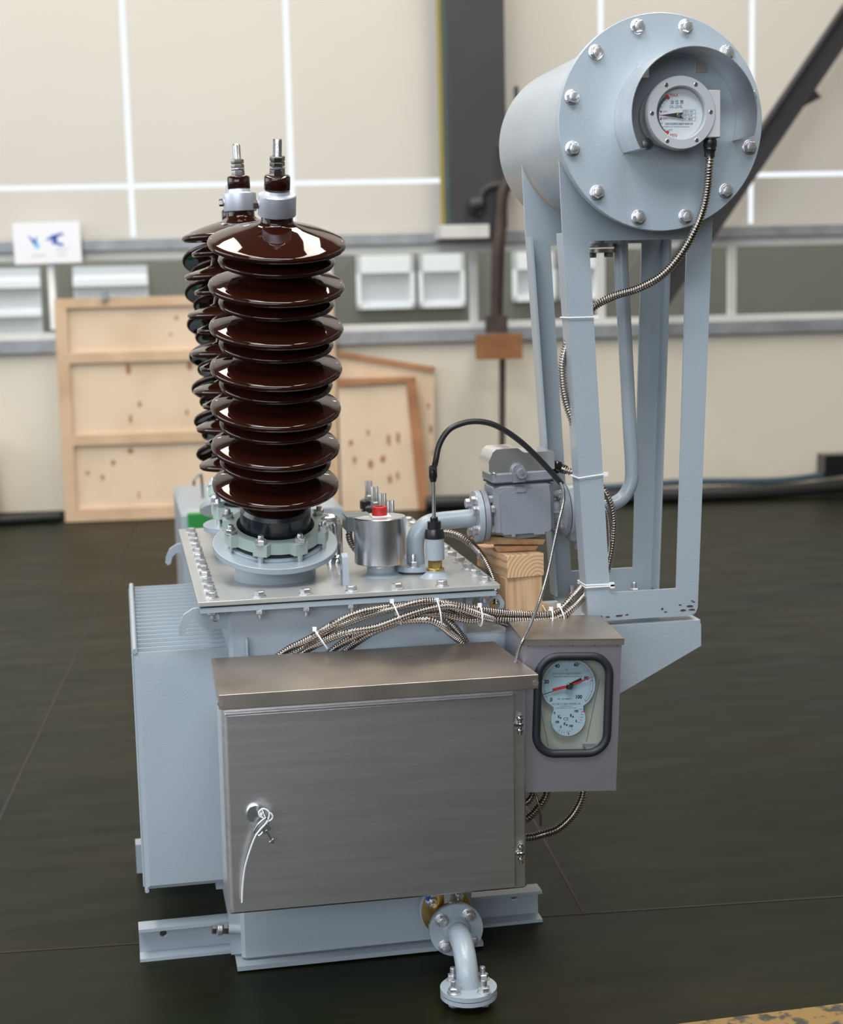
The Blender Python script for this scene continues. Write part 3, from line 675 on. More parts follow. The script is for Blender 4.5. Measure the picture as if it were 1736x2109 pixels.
rp('polished_cap', MB().prism(cap, .096, frame((0, .048, 0), (0, -1, 0), (1, 0, 0))), CAPM, 50)
m = MB(); m.prism([(-.014, -.022), (.014, -.022), (.014, .004)] + [(.014 * math.cos(a), .004 + .014 * math.sin(a)) for a in [PI * k / 10 for k in range(1, 10)]] + [(-.014, .004)], .008, frame((-.008, -.050, .098), (0, -1, 0), (1, 0, 0))); rp('knob_seat', m, RELAYP)
m = MB().lathe([(.0115, 0), (.0115, .014), (.0105, .0155), (.0001, .0155)], frame((-.004, -.056, .096), (0, -1, 0), (1, 0, 0)), 32)
m.box((-.0085, -.0735, .0955), (.0005, -.0715, .0965)); m.box((-.0045, -.0735, .0915), (-.0035, -.0715, .1005)); rp('cross_knob', m, RELAYP)
m = MB()
for x in (-.0705, -.060): m.cyl((x, -.044, .098), (x, -.056, .098), .0022, n=10)
rp('cap_screw', m, ZINC)
m = MB(); m.lathe([(.057, -.013), (.057, -.001)], frame((-.085, 0, 0), (1, 0, 0), (0, 0, 1)), 48); rp('relay_flange', m, PAINT)
m = MB(); m.lathe([(.055, 0), (.055, .002)], frame((-.086, 0, 0), (1, 0, 0), (0, 0, 1)), 48); rp('relay_gasket', m, GASK)
m = MB(); m.lathe([(.030, -.002), (.057, 0), (.058, .010), (.052, .014), (.034, .016)], frame((-.084, 0, 0), (1, 0, 0), (0, 0, 1)), 48); rp('relay_flange', m, RELAYP)
m = MB(); m.lathe([(.034, -.008), (.050, -.005), (.058, 0), (.058, .010)], frame((.098, 0, 0), (1, 0, 0), (0, 0, 1)), 48); rp('relay_flange', m, RELAYP)
m = MB(); m.lathe([(.055, 0), (.055, .002)], frame((.108, 0, 0), (1, 0, 0), (0, 0, 1)), 48); rp('relay_gasket', m, GASK)
m = MB(); m.lathe([(.058, 0), (.058, .013)], frame((.110, 0, 0), (1, 0, 0), (0, 0, 1)), 48); rp('relay_flange', m, PAINT)
for zz in (-.022, .022, .030):
    pass
m = MB(); m.cyl((.06, -.03, .0), (.10, -.03, .0), .0035, n=10); m.cyl((-.085, -.03, -.003), (-.06, -.03, -.003), .0035, n=10); m.cyl((.06, -.022, .04), (.10, -.022, .04), .008, n=12); rp('cast_rib', m, RELAYP)
rb_ = bolt_mesh(.0105, .010, True, 0); rb2 = bolt_mesh(.0095, .009, False, .010)
for a in (.55, 1.15, 2.2, 3.65, 4.25, 5.3):
    cy, cz = -.044 * math.sin(a), .044 * math.cos(a)
    place('bolt', rb_, relay, RM @ frame((-.098, cy, cz), (-1, 0, 0), (0, 0, 1))); place('nut', rb2, relay, RM @ frame((-.070, cy, cz), (1, 0, 0), (0, 0, 1)))
    place('bolt', rb_, relay, RM @ frame((.098, cy, cz), (-1, 0, 0), (0, 0, 1)))
part('valve_body', MB().bbox((.965, 3.33, .845), (1.03, 3.39, .95), .01), RELAYP)
m = MB(); m.lathe([(.024, 0), (.024, .02), (.016, .02), (.016, .045)], frame((1.0, 3.35, .85), (0, 0, -1)), 16); part('valve_stem', m, RELAYP)
rs = part('oil_riser', MB().tube(spline([(.962, PY, .917), (1.04, PY, .921), (1.066, PY, .924), (1.094, PY + .002, .938), (1.112, PY + .002, .968), (1.115, PY + .002, 1.01), (1.110, PY + .001, 1.10), (1.100, PY, 1.30), (1.093, PY, 1.44), (1.092, PY, 1.56)], 8), .0155, 20), PAINT)

# ------------------------------------------------------------------ support bracket and conservator frame
sh = MB(); sh.box((.693, 3.196, .679), (1.214, 3.50, .685))
sh.prism([(.693, .365), (1.214, .628), (1.214, .676), (1.208, .685), (.693, .685)], .006, FRONT((0, 3.197, 0)))
sh.prism([(.693, .365), (1.214, .628), (1.214, .676), (1.208, .685), (.693, .685)], .006, FRONT((0, 3.50, 0)))
sb = part('support_bracket', sh, PAINT); lab(sb, 'folded steel bracket carrying the oil cylinder frame')
def conframe(yw, s):
    """upright frame; web in the plane y = yw, flanges folded in direction s"""
    L0, L1 = (.961, .696), (.9135, 1.52); R0, R1 = (1.2085, .696), (1.2405, 1.53)
    r = .016
    arc = [(1.0775 + .180 * math.cos(a), 1.731 + .180 * math.sin(a)) for a in [math.radians(-22 - 138 * k / 20) for k in range(21)]]
    outer = [(L0[0] + r, L0[1]), (R0[0] - r, R0[1]), (R0[0] - r * .3, R0[1] + r * .3), (R0[0], R0[1] + r), R1, (1.247, 1.666)] + arc + [(.9075, 1.678), L1, (L0[0], L0[1] + r), (L0[0] + r * .3, L0[1] + r * .3)]
    hole = [(1.0105, .757), (1.160, .757), (1.184, 1.502), (.970, 1.502)]
    m = MB().prism(outer, .006, frame((0, yw + .003, 0), (0, -1, 0), (1, 0, 0)), holes=[hole])
    y0, y1 = (yw, yw + .046 * s) if s > 0 else (yw + .046 * s, yw)
    th = .005
    for (a, b_) in ((L0, L1), (R0, R1)):
        sg_ = 1 if a is L0 else -1; a_ = (a[0], a[1] + .012)
        q = [a_, b_, (b_[0] + sg_ * th, b_[1]), (a_[0] + sg_ * th, a_[1])]
        m.prism(q, y1 - y0, frame((0, y1, 0), (0, -1, 0), (1, 0, 0)))
    q = [(L0[0] + .006, .6955), (R0[0] - .006, .6955), (R0[0] - .006, .7015), (L0[0] + .006, .7015)]
    m.prism(q, y1 - y0, frame((0, y1, 0), (0, -1, 0), (1, 0, 0)))
    return m
fo = part('conservator_frame', conframe(3.20, 1), PAINT); lab(fo, 'front upright frame under the oil cylinder')
fb = part('conservator_frame', conframe(3.47, -1), PAINT, T, Matrix.Translation((-.008, 0, 0))); lab(fb, 'rear upright frame under the oil cylinder')
fbm = bolt_mesh(.0115, .010, True, .014)
for (x, y, f_) in ((1.145, 3.44, fb), (.995, 3.44, fb), (1.03, 3.23, fo), (1.15, 3.23, fo)): place('bolt', fbm, f_, Matrix.Translation((x, y, .7018)))
m = MB()
for (x, z, w_, h) in ((.985, .706, .011, .003), (1.005, .704, .006, .002), (1.030, .705, .012, .003), (1.048, .706, .005, .002), (1.128, .714, .004, .003), (1.135, .707, .006, .002), (1.19, .716, .009, .004), (1.175, .708, .008, .003), (1.196, .708, .009, .003), (1.168, .720, .004, .002), (1.199, .725, .004, .002), (1.195, .728, .003, .0015), (1.229, .99, .002, .001)):
    pts = [(x + w_ * (.6 + .4 * random.random()) * math.cos(a), z + h * (.6 + .4 * random.random()) * math.sin(a)) for a in [2 * PI * k / 9 for k in range(9)]]
    if x < 1.22: m.prism(pts, .0006, frame((0, 3.1972, 0), (0, -1, 0), (1, 0, 0)))
part('paint_chip', m, CHIP, fo)['kind'] = 'stuff'

# conservator cylinder
CC = Vector((1.094, 3.10, 1.731)); CB = Vector((1.082, 3.11, 1.731))
cs = part('oil_conservator', MB().lathe([(.16, .012), (.184, .012), (.184, .55), (.178, .565), (.15, .575), (.001, .58)], frame((1.080, 3.115, 1.731), (0, 1, 0), (1, 0, 0)), 72), PAINT); lab(cs, 'horizontal blue-grey oil cylinder behind the round end plate')
ep = part('end_plate', MB().lathe([(.001, .016), (.213, .016), (.2145, .0145), (.2145, .0015), (.213, 0), (.001, 0)], frame((CC.x, 3.116, CC.z), (0, -1, 0), (1, 0, 0)), 96), PAINT); lab(ep, 'round bolted end plate of the oil cylinder')
part('rear_ring', MB().lathe([(.183, .0), (.212, .0), (.212, .012), (.183, .012)], frame((CC.x, 3.131, CC.z), (0, -1, 0), (1, 0, 0)), 72), PAINT, ep)
part('plate_gasket', MB().lathe([(.183, 0), (.2095, 0), (.2095, .003), (.183, .003)], frame((CC.x, 3.119, CC.z), (0, -1, 0), (1, 0, 0)), 64), GASK, ep)
pb_ = bolt_mesh(.0125, .011)
for k in range(12):
    a = math.radians(15 + 30 * k)
    place('bolt', pb_, ep, FRONT((CC.x + .193 * math.cos(a), 3.100, CC.z + .193 * math.sin(a))) @ Matrix.Rotation(k * .37, 4, 'Z'))
nn = hexa(.0115, .010, 0).mesh('nut', PAINT)
for k in range(12):
    a = math.radians(15 + 30 * k); place('nut', nn, ep, frame((CC.x + .193 * math.cos(a), 3.131, CC.z + .193 * math.sin(a)), (0, 1, 0), (1, 0, 0)))
# drain fitting below the cylinder
df = part('drain_fitting', MB().lathe([(.018, 0), (.018, .05)], Matrix.Translation((1.035, 3.36, 1.50)), 20), PAINT)
part('drain_plate', MB().lathe([(.040, 0), (.040, .008)], Matrix.Translation((1.035, 3.36, 1.492)), 28), DARKNUT, df); part('drain_plate', MB().lathe([(.040, 0), (.040, .008)], Matrix.Translation((1.035, 3.36, 1.480)), 28), DARKNUT, df)
for dx, dy in ((-.024, -.014), (.024, -.014), (0, .028)): part('bolt', hexa(.010, .010, 0, None, 0, frame((1.035 + dx, 3.36 + dy, 1.480), (0, 0, -1))), DARKNUT, df)

# ------------------------------------------------------------------ oil level gauge
G = Vector((1.107, 3.02, 1.742))
GX = FRONT(G)
gb = MB().lathe([(.052, -.080), (.062, -.078), (.062, -.070), (.056, -.066), (.056, -.045), (.066, -.030), (.070, -.022), (.0712, -.020), (.0712, -.004), (.069, 0), (.052, 0), (.0495, -.003), (.0490, -.016), (.001, -.0165)], GX, 72)
ga = part('oil_level_gauge', gb, mat('gauge_housing_grey', (.40, .42, .44), .38)); lab(ga, 'round oil level gauge with white dial')
d = MB().prism(circ(0, 0, .0492, 48), .0005, GX @ Matrix.Translation((0, 0, -.0162)))
def gp(X_, Y_): return ((X_ - 880) * .072 / 620, -(Y_ - 725) * .072 / 672)
dc = gp(865, 757)
def arcband(mb, c, r0, r1, a0, a1, X, z, mi, n=24, t=.0003):
    A = [(c[0] + r1 * math.cos(math.radians(a0 + (a1 - a0) * k / n)), c[1] + r1 * math.sin(math.radians(a0 + (a1 - a0) * k / n))) for k in range(n + 1)]
    B = [(c[0] + r0 * math.cos(math.radians(a1 - (a1 - a0) * k / n)), c[1] + r0 * math.sin(math.radians(a1 - (a1 - a0) * k / n))) for k in range(n + 1)]
    mb.prism(A + B, t, X @ Matrix.Translation((0, 0, z)), mi=mi)
def line(mb, p, q, w_, X, z, mi, t=.0003):
    dx, dy = q[0] - p[0], q[1] - p[1]; l = math.hypot(dx, dy); nx, ny = -dy / l * w_ / 2, dx / l * w_ / 2
    mb.prism([(p[0] + nx, p[1] + ny), (q[0] + nx, q[1] + ny), (q[0] - nx, q[1] - ny), (p[0] - nx, p[1] - ny)], t, X @ Matrix.Translation((0, 0, z)), mi=mi)
part('dial', d, DIALW, ga)
d = MB(); Z = -.0154
arcband(d, dc, .0395, .0445, 122, 236, GX, Z, 2)
for a in (122, 236): arcband(d, dc, .0365, .0455, a - 4.5, a + 4.5, GX, Z + .0002, 1, 4)
for a in (132, 143, 154, 167, 179, 192, 204, 216, 226):
    line(d, (dc[0] + .0352 * math.cos(math.radians(a)), dc[1] + .0352 * math.sin(math.radians(a))), (dc[0] + .0400 * math.cos(math.radians(a)), dc[1] + .0400 * math.sin(math.radians(a))), .0005, GX, Z, 0)
def gt(s_, X_, Y_, size, mi=0, sx=1, al='LEFT', bold=0): x, y = gp(X_, Y_); d.text(s_, size, x, y, Z, GX, mi, al, sx, .0001, bold)
gt('MAX', 715, 400, .0098, 1, .85); gt('MIN', 720, 1120, .0098, 1, .85)
gt('油 位 表', 725, 527, .0088, 3, .9, bold=.0001); gt('OIL LEVEL', 712, 605, .0078, 3, .80)
gt('+40℃', 592, 692, .0042, 1, .9); gt('+20℃', 592, 822, .0042, 1, .9); gt('-30℃', 685, 1025, .0045, 3, .9)
for Y_ in (692, 820): d.prism(circ(*gp(563, Y_), .0018, 14), .0003, GX @ Matrix.Translation((0, 0, Z)), mi=1)
gt('YZF3-140', 955, 697, .0058, 3, .86); gt('230V 0.3A', 955, 762, .0056, 3, .82); gt('NO. 8800', 955, 828, .0056, 3, .86)
gt('沈阳市玉源变压器配件有限公司', 630, 915, .0050, 3, .83); gt('ShenYang YuYuan Transformer Accessories Co.,ltd', 630, 962, .0029, 3, .83)
for Y_ in (660, 730, 795, 857): line(d, gp(948, Y_), gp(1178, Y_), .0003, GX, Z, 3)
for X_ in (948, 1178): line(d, gp(X_, 660), gp(X_, 857), .0003, GX, Z, 3)
part('dial_print', d, [INK, REDP, BLUEBAND, GREYINK], ga)
pn = MB().prism([gp(530, 758), gp(830, 718), gp(955, 710), gp(905, 765), gp(955, 825), gp(830, 795)], .0008, GX @ Matrix.Translation((0, 0, -.0125)))
part('pointer', pn, INK, ga)
m = MB().lathe([(.0042, 0), (.0042, .002), (.003, .003), (.0001, .003)], GX @ Matrix.Translation((dc[0], dc[1], -.0135)), 6); part('pointer_hub', m, BRASS, ga)
scm = MB(); scm.lathe([(.0042, 0), (.0042, .0006), (.0034, .0012), (.0001, .0012)], n=20); scm.box((-.0028, -.0005, .0011), (.0028, .0005, .0015), 1); scm.box((-.0005, -.0028, .0011), (.0005, .0028, .0015), 1)
scm = scm.mesh('screw', [SHINY, INK])
for k in range(6):
    a = math.radians(60 * k + 1); place('screw', scm, ga, GX @ Matrix.Translation((.0605 * math.cos(a), .0615 * math.sin(a), .0)) @ Matrix.Rotation(.6 + k, 4, 'Z'))
part('gauge_glass', MB().prism(circ(0, 0, .0492, 48), .0015, GX @ Matrix.Translation((0, 0, -.0075))), GLASS, ga)
m = MB().bbox((G.x + .052, G.y + .004, G.z - .048), (G.x + .084, G.y + .045, G.z + .044), .003); part('terminal_box', m, mat('gauge_box_grey', (.46, .47, .48), .4), ga)
gl_ = at(1462, 300, G.y + .02)
m = MB().lathe([(.0105, .022), (.0115, .018), (.0115, .012), (.0135, .010), (.0135, 0), (.0120, -.004), (.0125, -.008), (.0105, -.012), (.0105, -.022)], frame(gl_, (0.05, 0, 1)), 20); part('cable_gland', m, BLACKP, ga)
m = MB().lathe([(.0105, 0), (.0105, .006), (.0001, .008)], FRONT((G.x - .046, 3.095, G.z - .052)), 20); part('flange_screw', m, DARKNUT, ga)
# sheet metal hood
hd = MB(); n = 48; R0 = .129; HC = Vector((1.124, 0, 1.736)); A0, A1 = math.radians(-19), math.radians(210)
vs = []
for j, (rr_, yy) in enumerate(((R0, 3.0995), (R0, 3.055), (R0 + .0, 2.992), (R0 - .0015, 2.992), (R0 - .0015, 3.055), (R0 - .0015, 3.0995))):
    for i in range(n + 1):
        a = A0 + (A1 - A0) * i / n
        vs.append((HC.x + rr_ * math.cos(a), yy, HC.z + rr_ * math.sin(a)))
fs = []
for j in range(6):
    j2 = (j + 1) % 6
    for i in range(n): fs.append((j * (n + 1) + i, j * (n + 1) + i + 1, j2 * (n + 1) + i + 1, j2 * (n + 1) + i))
fs.append(tuple(j * (n + 1) for j in range(5, -1, -1))); fs.append(tuple(j * (n + 1) + n for j in range(6)))
hd.add(vs, fs)
HOODM = mat('hood_sheet', (.92, .92, .93), .30, metal=1, bump=.5, bscale=9, var=.12, vscale=20)
ho = part('gauge_hood', hd, HOODM); lab(ho, 'curved stainless weather hood round the oil gauge')
e = Vector((HC.x + (R0 - .001) * math.cos(A1), 0, HC.z + (R0 - .001) * math.sin(A1)))
m = MB().add([(e.x, 2.992, e.z), (e.x, 3.0995, e.z), (e.x + .010, 3.06, e.z - .001), (e.x + .012, 2.992, e.z - .001), (e.x, 2.992, e.z + .001), (e.x, 3.0995, e.z + .001), (e.x + .010, 3.06, e.z), (e.x + .012, 2.992, e.z)],
             [(0, 1, 2, 3), (7, 6, 5, 4), (0, 3, 7, 4), (3, 2, 6, 7), (2, 1, 5, 6), (1, 0, 4, 5)]); part('folded_lip', m, SHINY, ho)
for a in (1.1, 2.2): part('hood_tab', MB().box((-.012, -.012, 0), (.012, .012, .002), 0, FRONT((HC.x + .117 * math.cos(a), 3.0995, HC.z + .117 * math.sin(a)))), HOODM, ho)

# ------------------------------------------------------------------ flexible conduits
CR, RG = .0080, (.0056, .0024)
def hose(pts, r=CR, rg=RG, n=14, name='flexible_conduit', mt=COND, par=T): return part(name, MB().tube(spline(pts, 10), r, n, ridge=rg), mt, par, None, 50)
g0 = gl_ - Vector((0, 0, .02))
hose([g0, at(1460, 345, 3.04), at(1457, 385, 3.05), at(1448, 430, 3.06), at(1428, 480, 3.07), at(1398, 530, 3.09), at(1362, 568, 3.12), at(1315, 594, 3.16), at(1270, 608, 3.20), at(1232, 626, 3.23), at(1205, 650, 3.235), at(1175, 690, 3.238), at(1160, 735, 3.238), at(1158, 775, 3.238), at(1166, 830, 3.236), at(1190, 900, 3.235), at(1200, 960, 3.235), at(1205, 1060, 3.232)], .0085)
# relay hose round the left leg
gl2 = RM @ Vector((.074, -.01, .105))
part('relay_gland', MB().lathe([(.012, 0), (.012, .012), (.014, .014), (.014, .024), (.010, .026), (.010, .040)], frame(gl2, (1, 0, -.38)), 18), BLACKP, relay)
gq = gl2 + Vector((1, 0, -.38)).normalized() * .034
hose([gq, at(1158, 966, 3.345), at(1185, 975, 3.33), at(1215, 985, 3.30), at(1240, 1005, 3.27), at(1256, 1035, 3.26), at(1263, 1070, 3.26), at(1262, 1110, 3.262), at(1256, 1150, 3.262), at(1245, 1190, 3.26), at(1225, 1225, 3.262)], .0082)
hose([at(1205, 1000, 3.24), at(1235, 1030, 3.25), at(1250, 1060, 3.25), at(1254, 1100, 3.25), at(1253, 1140, 3.25), at(1240, 1185, 3.25), at(1212, 1225, 3.25)], .0045, (.0036, .0008))
# bundle in front of the tank
def B_(pts): return hose([at(x, y, d_) for x, y, d_ in pts])
def cr(X_, Y_): return 560 + X_ / 2.48, 1180 + Y_ / 2.48
def bpath(l): return B_([(*cr(a, b_), c) for a, b_, c in l])
bpath([(10, 440, 3.156), (90, 386, 3.150), (200, 332, 3.13), (320, 258, 3.10), (440, 205, 3.10), (560, 180, 3.11), (680, 165, 3.125), (790, 150, 3.125), (900, 158, 3.12), (1010, 180, 3.12), (1110, 195, 3.13), (1230, 208, 3.15), (1330, 213, 3.165), (1410, 213, 3.17), (1470, 190, 3.18), (1530, 130, 3.19), (1590, 60, 3.235), (1620, 0, 3.24)])
bpath([(110, 440, 3.156), (200, 380, 3.145), (300, 333, 3.115), (400, 300, 3.09), (520, 280, 3.09), (620, 245, 3.09), (700, 215, 3.095), (800, 185, 3.10), (900, 170, 3.10), (990, 190, 3.10), (1080, 220, 3.12), (1150, 240, 3.15), (1210, 265, 3.18), (1245, 292, 3.188)])
bpath([(50, 450, 3.172), (160, 385, 3.165), (290, 300, 3.13), (400, 250, 3.12), (520, 208, 3.11), (640, 178, 3.10), (760, 148, 3.10), (850, 150, 3.115), (960, 200, 3.14), (1060, 225, 3.14), (1180, 240, 3.14), (1300, 245, 3.15), (1400, 245, 3.16), (1480, 222, 3.165), (1540, 175, 3.18), (1600, 110, 3.225)])
bpath([(240, 455, 3.156), (330, 378, 3.150), (420, 327, 3.13), (520, 280, 3.11), (620, 250, 3.11), (720, 240, 3.10), (800, 240, 3.09), (860, 265, 3.10), (910, 305, 3.13), (960, 348, 3.150), (1010, 410, 3.156)])
bpath([(320, 450, 3.172), (400, 378, 3.165), (500, 310, 3.13), (620, 260, 3.13), (720, 225, 3.125), (840, 210, 3.12), (930, 225, 3.12), (1020, 240, 3.125), (1090, 225, 3.14)])
bpath([(760, 235, 3.12), (860, 225, 3.125), (910, 255, 3.13), (950, 300, 3.155), (990, 355, 3.168), (1015, 405, 3.172)])
# hoses on the cover
hose([at(x, y, d_) for x, y, d_ in ((733, 1083, 3.37), (724, 1088, 3.37), (719, 1100, 3.37), (722, 1115, 3.375), (734, 1132, 3.38), (760, 1145, 3.40), (820, 1135, 3.46), (850, 1112, 3.46), (880, 1102, 3.45), (915, 1097, 3.43), (945, 1104, 3.41), (975, 1125, 3.38), (996, 1150, 3.33), (1012, 1182, 3.29), (1020, 1210, 3.26), (1022, 1245, 3.25))], .0080)
# hoses below the instrument box
hose([at(1202, 1620, 3.10), at(1198, 1645, 3.10), at(1180, 1678, 3.10), at(1150, 1706, 3.10), at(1118, 1718, 3.10), at(1085, 1725, 3.11), at(1045, 1722, 3.13)], .0088)
hose([at(1130, 1620, 3.08), at(1122, 1645, 3.08), at(1105, 1668, 3.09), at(1085, 1686, 3.10), at(1050, 1705, 3.13)], .0085)
hose([at(1100, 1615, 3.12), at(1095, 1640, 3.12), at(1080, 1655, 3.12), at(1050, 1665, 3.13)], .0080)
hose([at(1098, 1620, 3.06), at(1106, 1645, 3.06), at(1113, 1675, 3.07), at(1114, 1700, 3.09)], .0028, (.0030, .0007), 8)
# cable ties
def tie(px, py, y, ang, a, b_, tail=None):
    X = frame(at(px, py, y), (math.cos(ang), 0, math.sin(ang)), (0, 1, 0)); m = MB(); P = []
    for k in range(33):
        t_ = 2 * PI * k / 32; P.append((X @ Vector((a * math.cos(t_), b_ * math.sin(t_), 0))))
    m.tube(P, .0017, 6)
    if tail: m.tube([P[0] + Vector((0, -.001, 0)), P[0] + Vector(tail) * .5, P[0] + Vector(tail)], .0014, 6)
    q = X @ Vector((0, b_, 0)); m.box((q.x - .004, q.y - .004, q.z - .003), (q.x + .004, q.y + .002, q.z + .005))
    part('cable_tie', m, WHITEP)
tie(661, 1316, 3.115, .55, .022, .024, (-.004, -.010, .016)); tie(816, 1262, 3.11, .35, .024, .025); tie(903, 1263, 3.11, .12, .024, .027)
tie(988, 1268, 3.12, .0, .024, .021, (.006, -.012, -.024)); tie(1133, 1270, 3.155, -.1, .020, .016, (-.012, -.005, .022)); tie(1155, 1262, 3.16, .3, .020, .016)
def legtie(z, lean, tail):
    f_ = (z - .696) / (1.52 - .696); xl = .961 + (.9135 - .961) * f_ - .002; f2 = (z - .757) / (1.502 - .757); xr = 1.0105 + (.970 - 1.0105) * f2 + .002
    m = MB(); y0, y1 = 3.1925, 3.25
    P = [(xl, y1, z), (xl, y0, z), (xr, y0, z + lean), (xr, y1, z + lean), (xl, y1, z)]
    m.tube(P, .0016, 6); m.box((xr - .003, y0 - .005, z + lean - .004), (xr + .006, y0 + .003, z + lean + .004)); part('cable_tie', m, WHITEP)
legtie(1.345, .0, 1); legtie(1.008, .006, 1); legtie(.772, 0, 1); legtie(.777, -.001, 1)

# ------------------------------------------------------------------ control cabinet
KX = Matrix.Translation((.458, 0, .43)) @ Matrix.Rotation(math.radians(.35), 4, 'Y') @ Matrix.Translation((-.458, 0, -.43))
def kp(name, m, mt, par=None, sharp=32): return build(name, m, mt, par or T, KX, sharp)
kb = kp('control_cabinet', MB().bbox((.1575, 2.955, .214), (.7565, 3.10, .650), .004), STEEL); lab(kb, 'stainless control cabinet with locked door')
kp('cabinet_mount', MB().box((.30, 3.098, .30), (.62, 3.192, .60)), PAINT, kb)
lid = MB()
def lidband(ya, yb, za, zb, tz):
    xl = lambda y: .1515 - .001 * (y - 2.92) / .21; xr = lambda y: .774 - .0395 * (y - 2.92) / .21
    lid.add([(xl(ya), ya, za), (xr(ya), ya, za), (xr(yb), yb, zb), (xl(yb), yb, zb), (xl(ya), ya, za + tz), (xr(ya), ya, za + tz), (xr(yb), yb, zb + tz), (xl(yb), yb, zb + tz)],
            [(0, 3, 2, 1), (4, 5, 6, 7), (0, 1, 5, 4), (1, 2, 6, 5), (2, 3, 7, 6), (3, 0, 4, 7)])
lidband(2.921, 3.131, .6585, .6805, .004)
lid.bbox((.1515, 2.918, .6345), (.774, 2.9215, .6625), .001)
lid.prism([(2.919, .636), (2.919, .660), (3.13, .682), (3.11, .655)], .0025, frame((.1515, 0, 0), (1, 0, 0), (0, 1, 0)))
kp('cabinet_lid', lid, STEELTOP, kb, 25)
kp('rain_strip', MB().box((.160, 2.948, .625), (.754, 2.956, .6275)), STEEL, kb)
dr = MB().bbox((.1640, 2.938, .2225), (.7300, 2.954, .6165), .003)
kd = kp('cabinet_door', dr, STEEL, kb)
kp('door_groove', MB().box((.7300, 2.951, .2225), (.7325, 2.9545, .6165)), GASK, kb); kp('door_lip', MB().bbox((.1635, 2.9375, .6155), (.7300, 2.952, .6180), .0010), STEEL, kb)
for z in (.555, .289):
    m = MB(); m.lathe([(.0001, -.0065), (.005, -.004), (.0065, 0), (.0055, .003), (.0001, .0055)], frame((.7440, 2.951, z + .0125), (0, -1, 0)), 20); m.lathe([(.0001, -.0065), (.005, -.004), (.0065, 0), (.0055, .003), (.0001, .0055)], frame((.7440, 2.951, z - .0125), (0, -1, 0)), 20)
    m.cyl((.744, 2.9505, z - .02), (.744, 2.9505, z + .02), .0042, n=14); m.bbox((.733, 2.945, z - .003), (.750, 2.953, z + .003), .0015)
    kp('hinge', m, SHINY, kb)
kl = MB(); kl.lathe([(.0180, 0), (.0180, .006), (.0165, .009), (.0001, .0092)], FRONT((.2145, 2.938, .4215)), 40); kl.lathe([(.0042, .009), (.0042, .016), (.003, .017)], FRONT((.2260, 2.938, .418)), 14)
kp('door_lock', kl, ALU, kb)
m = MB()
for (x, z) in ((.1545, .646), (.7680, .646)): m.prism(circ(x, z, .0060, 14), .0006, FRONT((0, 2.9178, 0)))
kp('lid_weld', m, mat('ground_weld', (.60, .55, .51), .42, metal=1), kb)
for x in (.25, .65): pass

# keys hanging from the lock
ks = thing('key_ring', (.2285, 2.92, .395), 'key ring with small key and white cable tie hanging from the cabinet lock', 'key')
LK = Vector((.2262, 2.922, .4175))
def K(px, py, y=2.915): return at(480 + px / 8.786, 1630 + py / 8.786, y)
m = MB().tube(spline([K(590, 470), K(480, 560), K(400, 680), K(385, 740), K(450, 800), K(530, 740), K(620, 590), K(640, 530), K(590, 470)], 8), .0014, 8); build('split_ring', m, SHINY, ks)
m = MB().tube([K(525, 330, 2.926), K(590, 500, 2.916)], .0016, 8); m.prism(circ(0, 0, .004, 12), .002, frame(K(540, 400, 2.920), (1, -.3, 0))); build('lock_key', m, STUD, ks)
m = MB().cyl(K(600, 700), K(735, 930), .0030, n=8); m.prism([(-.009, -.006), (.009, -.006), (.007, .009), (-.007, .009)], .0018, frame(K(600, 680), (0, -1, 0), (.8, 0, .6))); m.box((-.005, -.0015, 0), (.006, .0015, .004), 0, frame(K(700, 890), (0, -1, 0), (.8, 0, .6))); build('key', m, ALU, ks)
m = MB().tube(spline([K(540, 480), K(480, 440), K(470, 370), K(540, 315), K(630, 350), K(655, 430), K(600, 570), K(500, 680, 2.913), K(400, 820, 2.913), K(300, 1080, 2.916), K(215, 1380, 2.920), K(175, 1700, 2.925), K(160, 2010, 2.928)], 8), .0017, 8)
m.tube(spline([K(600, 560), K(690, 510), K(715, 450), K(680, 395), K(640, 400)], 6), .0015, 8); build('cable_tie', m, WHITEP, ks)

# ------------------------------------------------------------------ temperature instrument box
BX = Matrix.Translation((.865, 2.985, .707)) @ Matrix.Rotation(math.radians(-3.5), 4, 'Z') @ Matrix.Rotation(math.radians(2.55), 4, 'Y')
def FP(x, z, y=0): return (x, z)
FX = BX @ FRONT((0, 0, 0))        # local: x right, y up, z towards the viewer, origin at the top centre of the front
WX0, WZ0, WW, WH = .004, -.1315, .137, .192
hw = .1005; HB = .310
m = MB().prism([(-hw, -HB), (hw, -HB), (hw, 0), (-hw, 0)], .002, FX @ Matrix.Translation((0, 0, -.002)), holes=[rrect(WX0, WZ0, WW, WH, .036, 8)])
m.box((-hw, .002, -HB), (-hw + .002, .195, 0), 0, BX); m.box((hw - .002, .002, -HB), (hw, .195, 0), 0, BX); m.box((-hw, .193, -HB), (hw, .195, 0), 0, BX)
m.box((-hw, .0, -HB - .002), (hw, .195, -HB), 0, BX)
BOXS = mat('dull_stainless', (.50, .475, .54), .38, metal=.85, bump=.05, bscale=60, var=.08, vscale=6)
tb = part('temperature_box', m, BOXS); lab(tb, 'stainless instrument box with dial window')
m = MB().add([(-hw - .004, -.004, .002), (hw + .004, -.004, .002), (hw + .003, .200, .008), (-hw - .003, .200, .008), (-hw - .004, -.004, .005), (hw + .004, -.004, .005), (hw + .003, .200, .011), (-hw - .003, .200, .011)], [(0, 3, 2, 1), (4, 5, 6, 7), (0, 1, 5, 4), (1, 2, 6, 5), (2, 3, 7, 6), (3, 0, 4, 7)], 0, BX)
m.box((-hw - .004, -.004, -.008), (hw + .004, -.0025, .003), 0, BX)
part('box_lid', m, STEELTOP, tb)
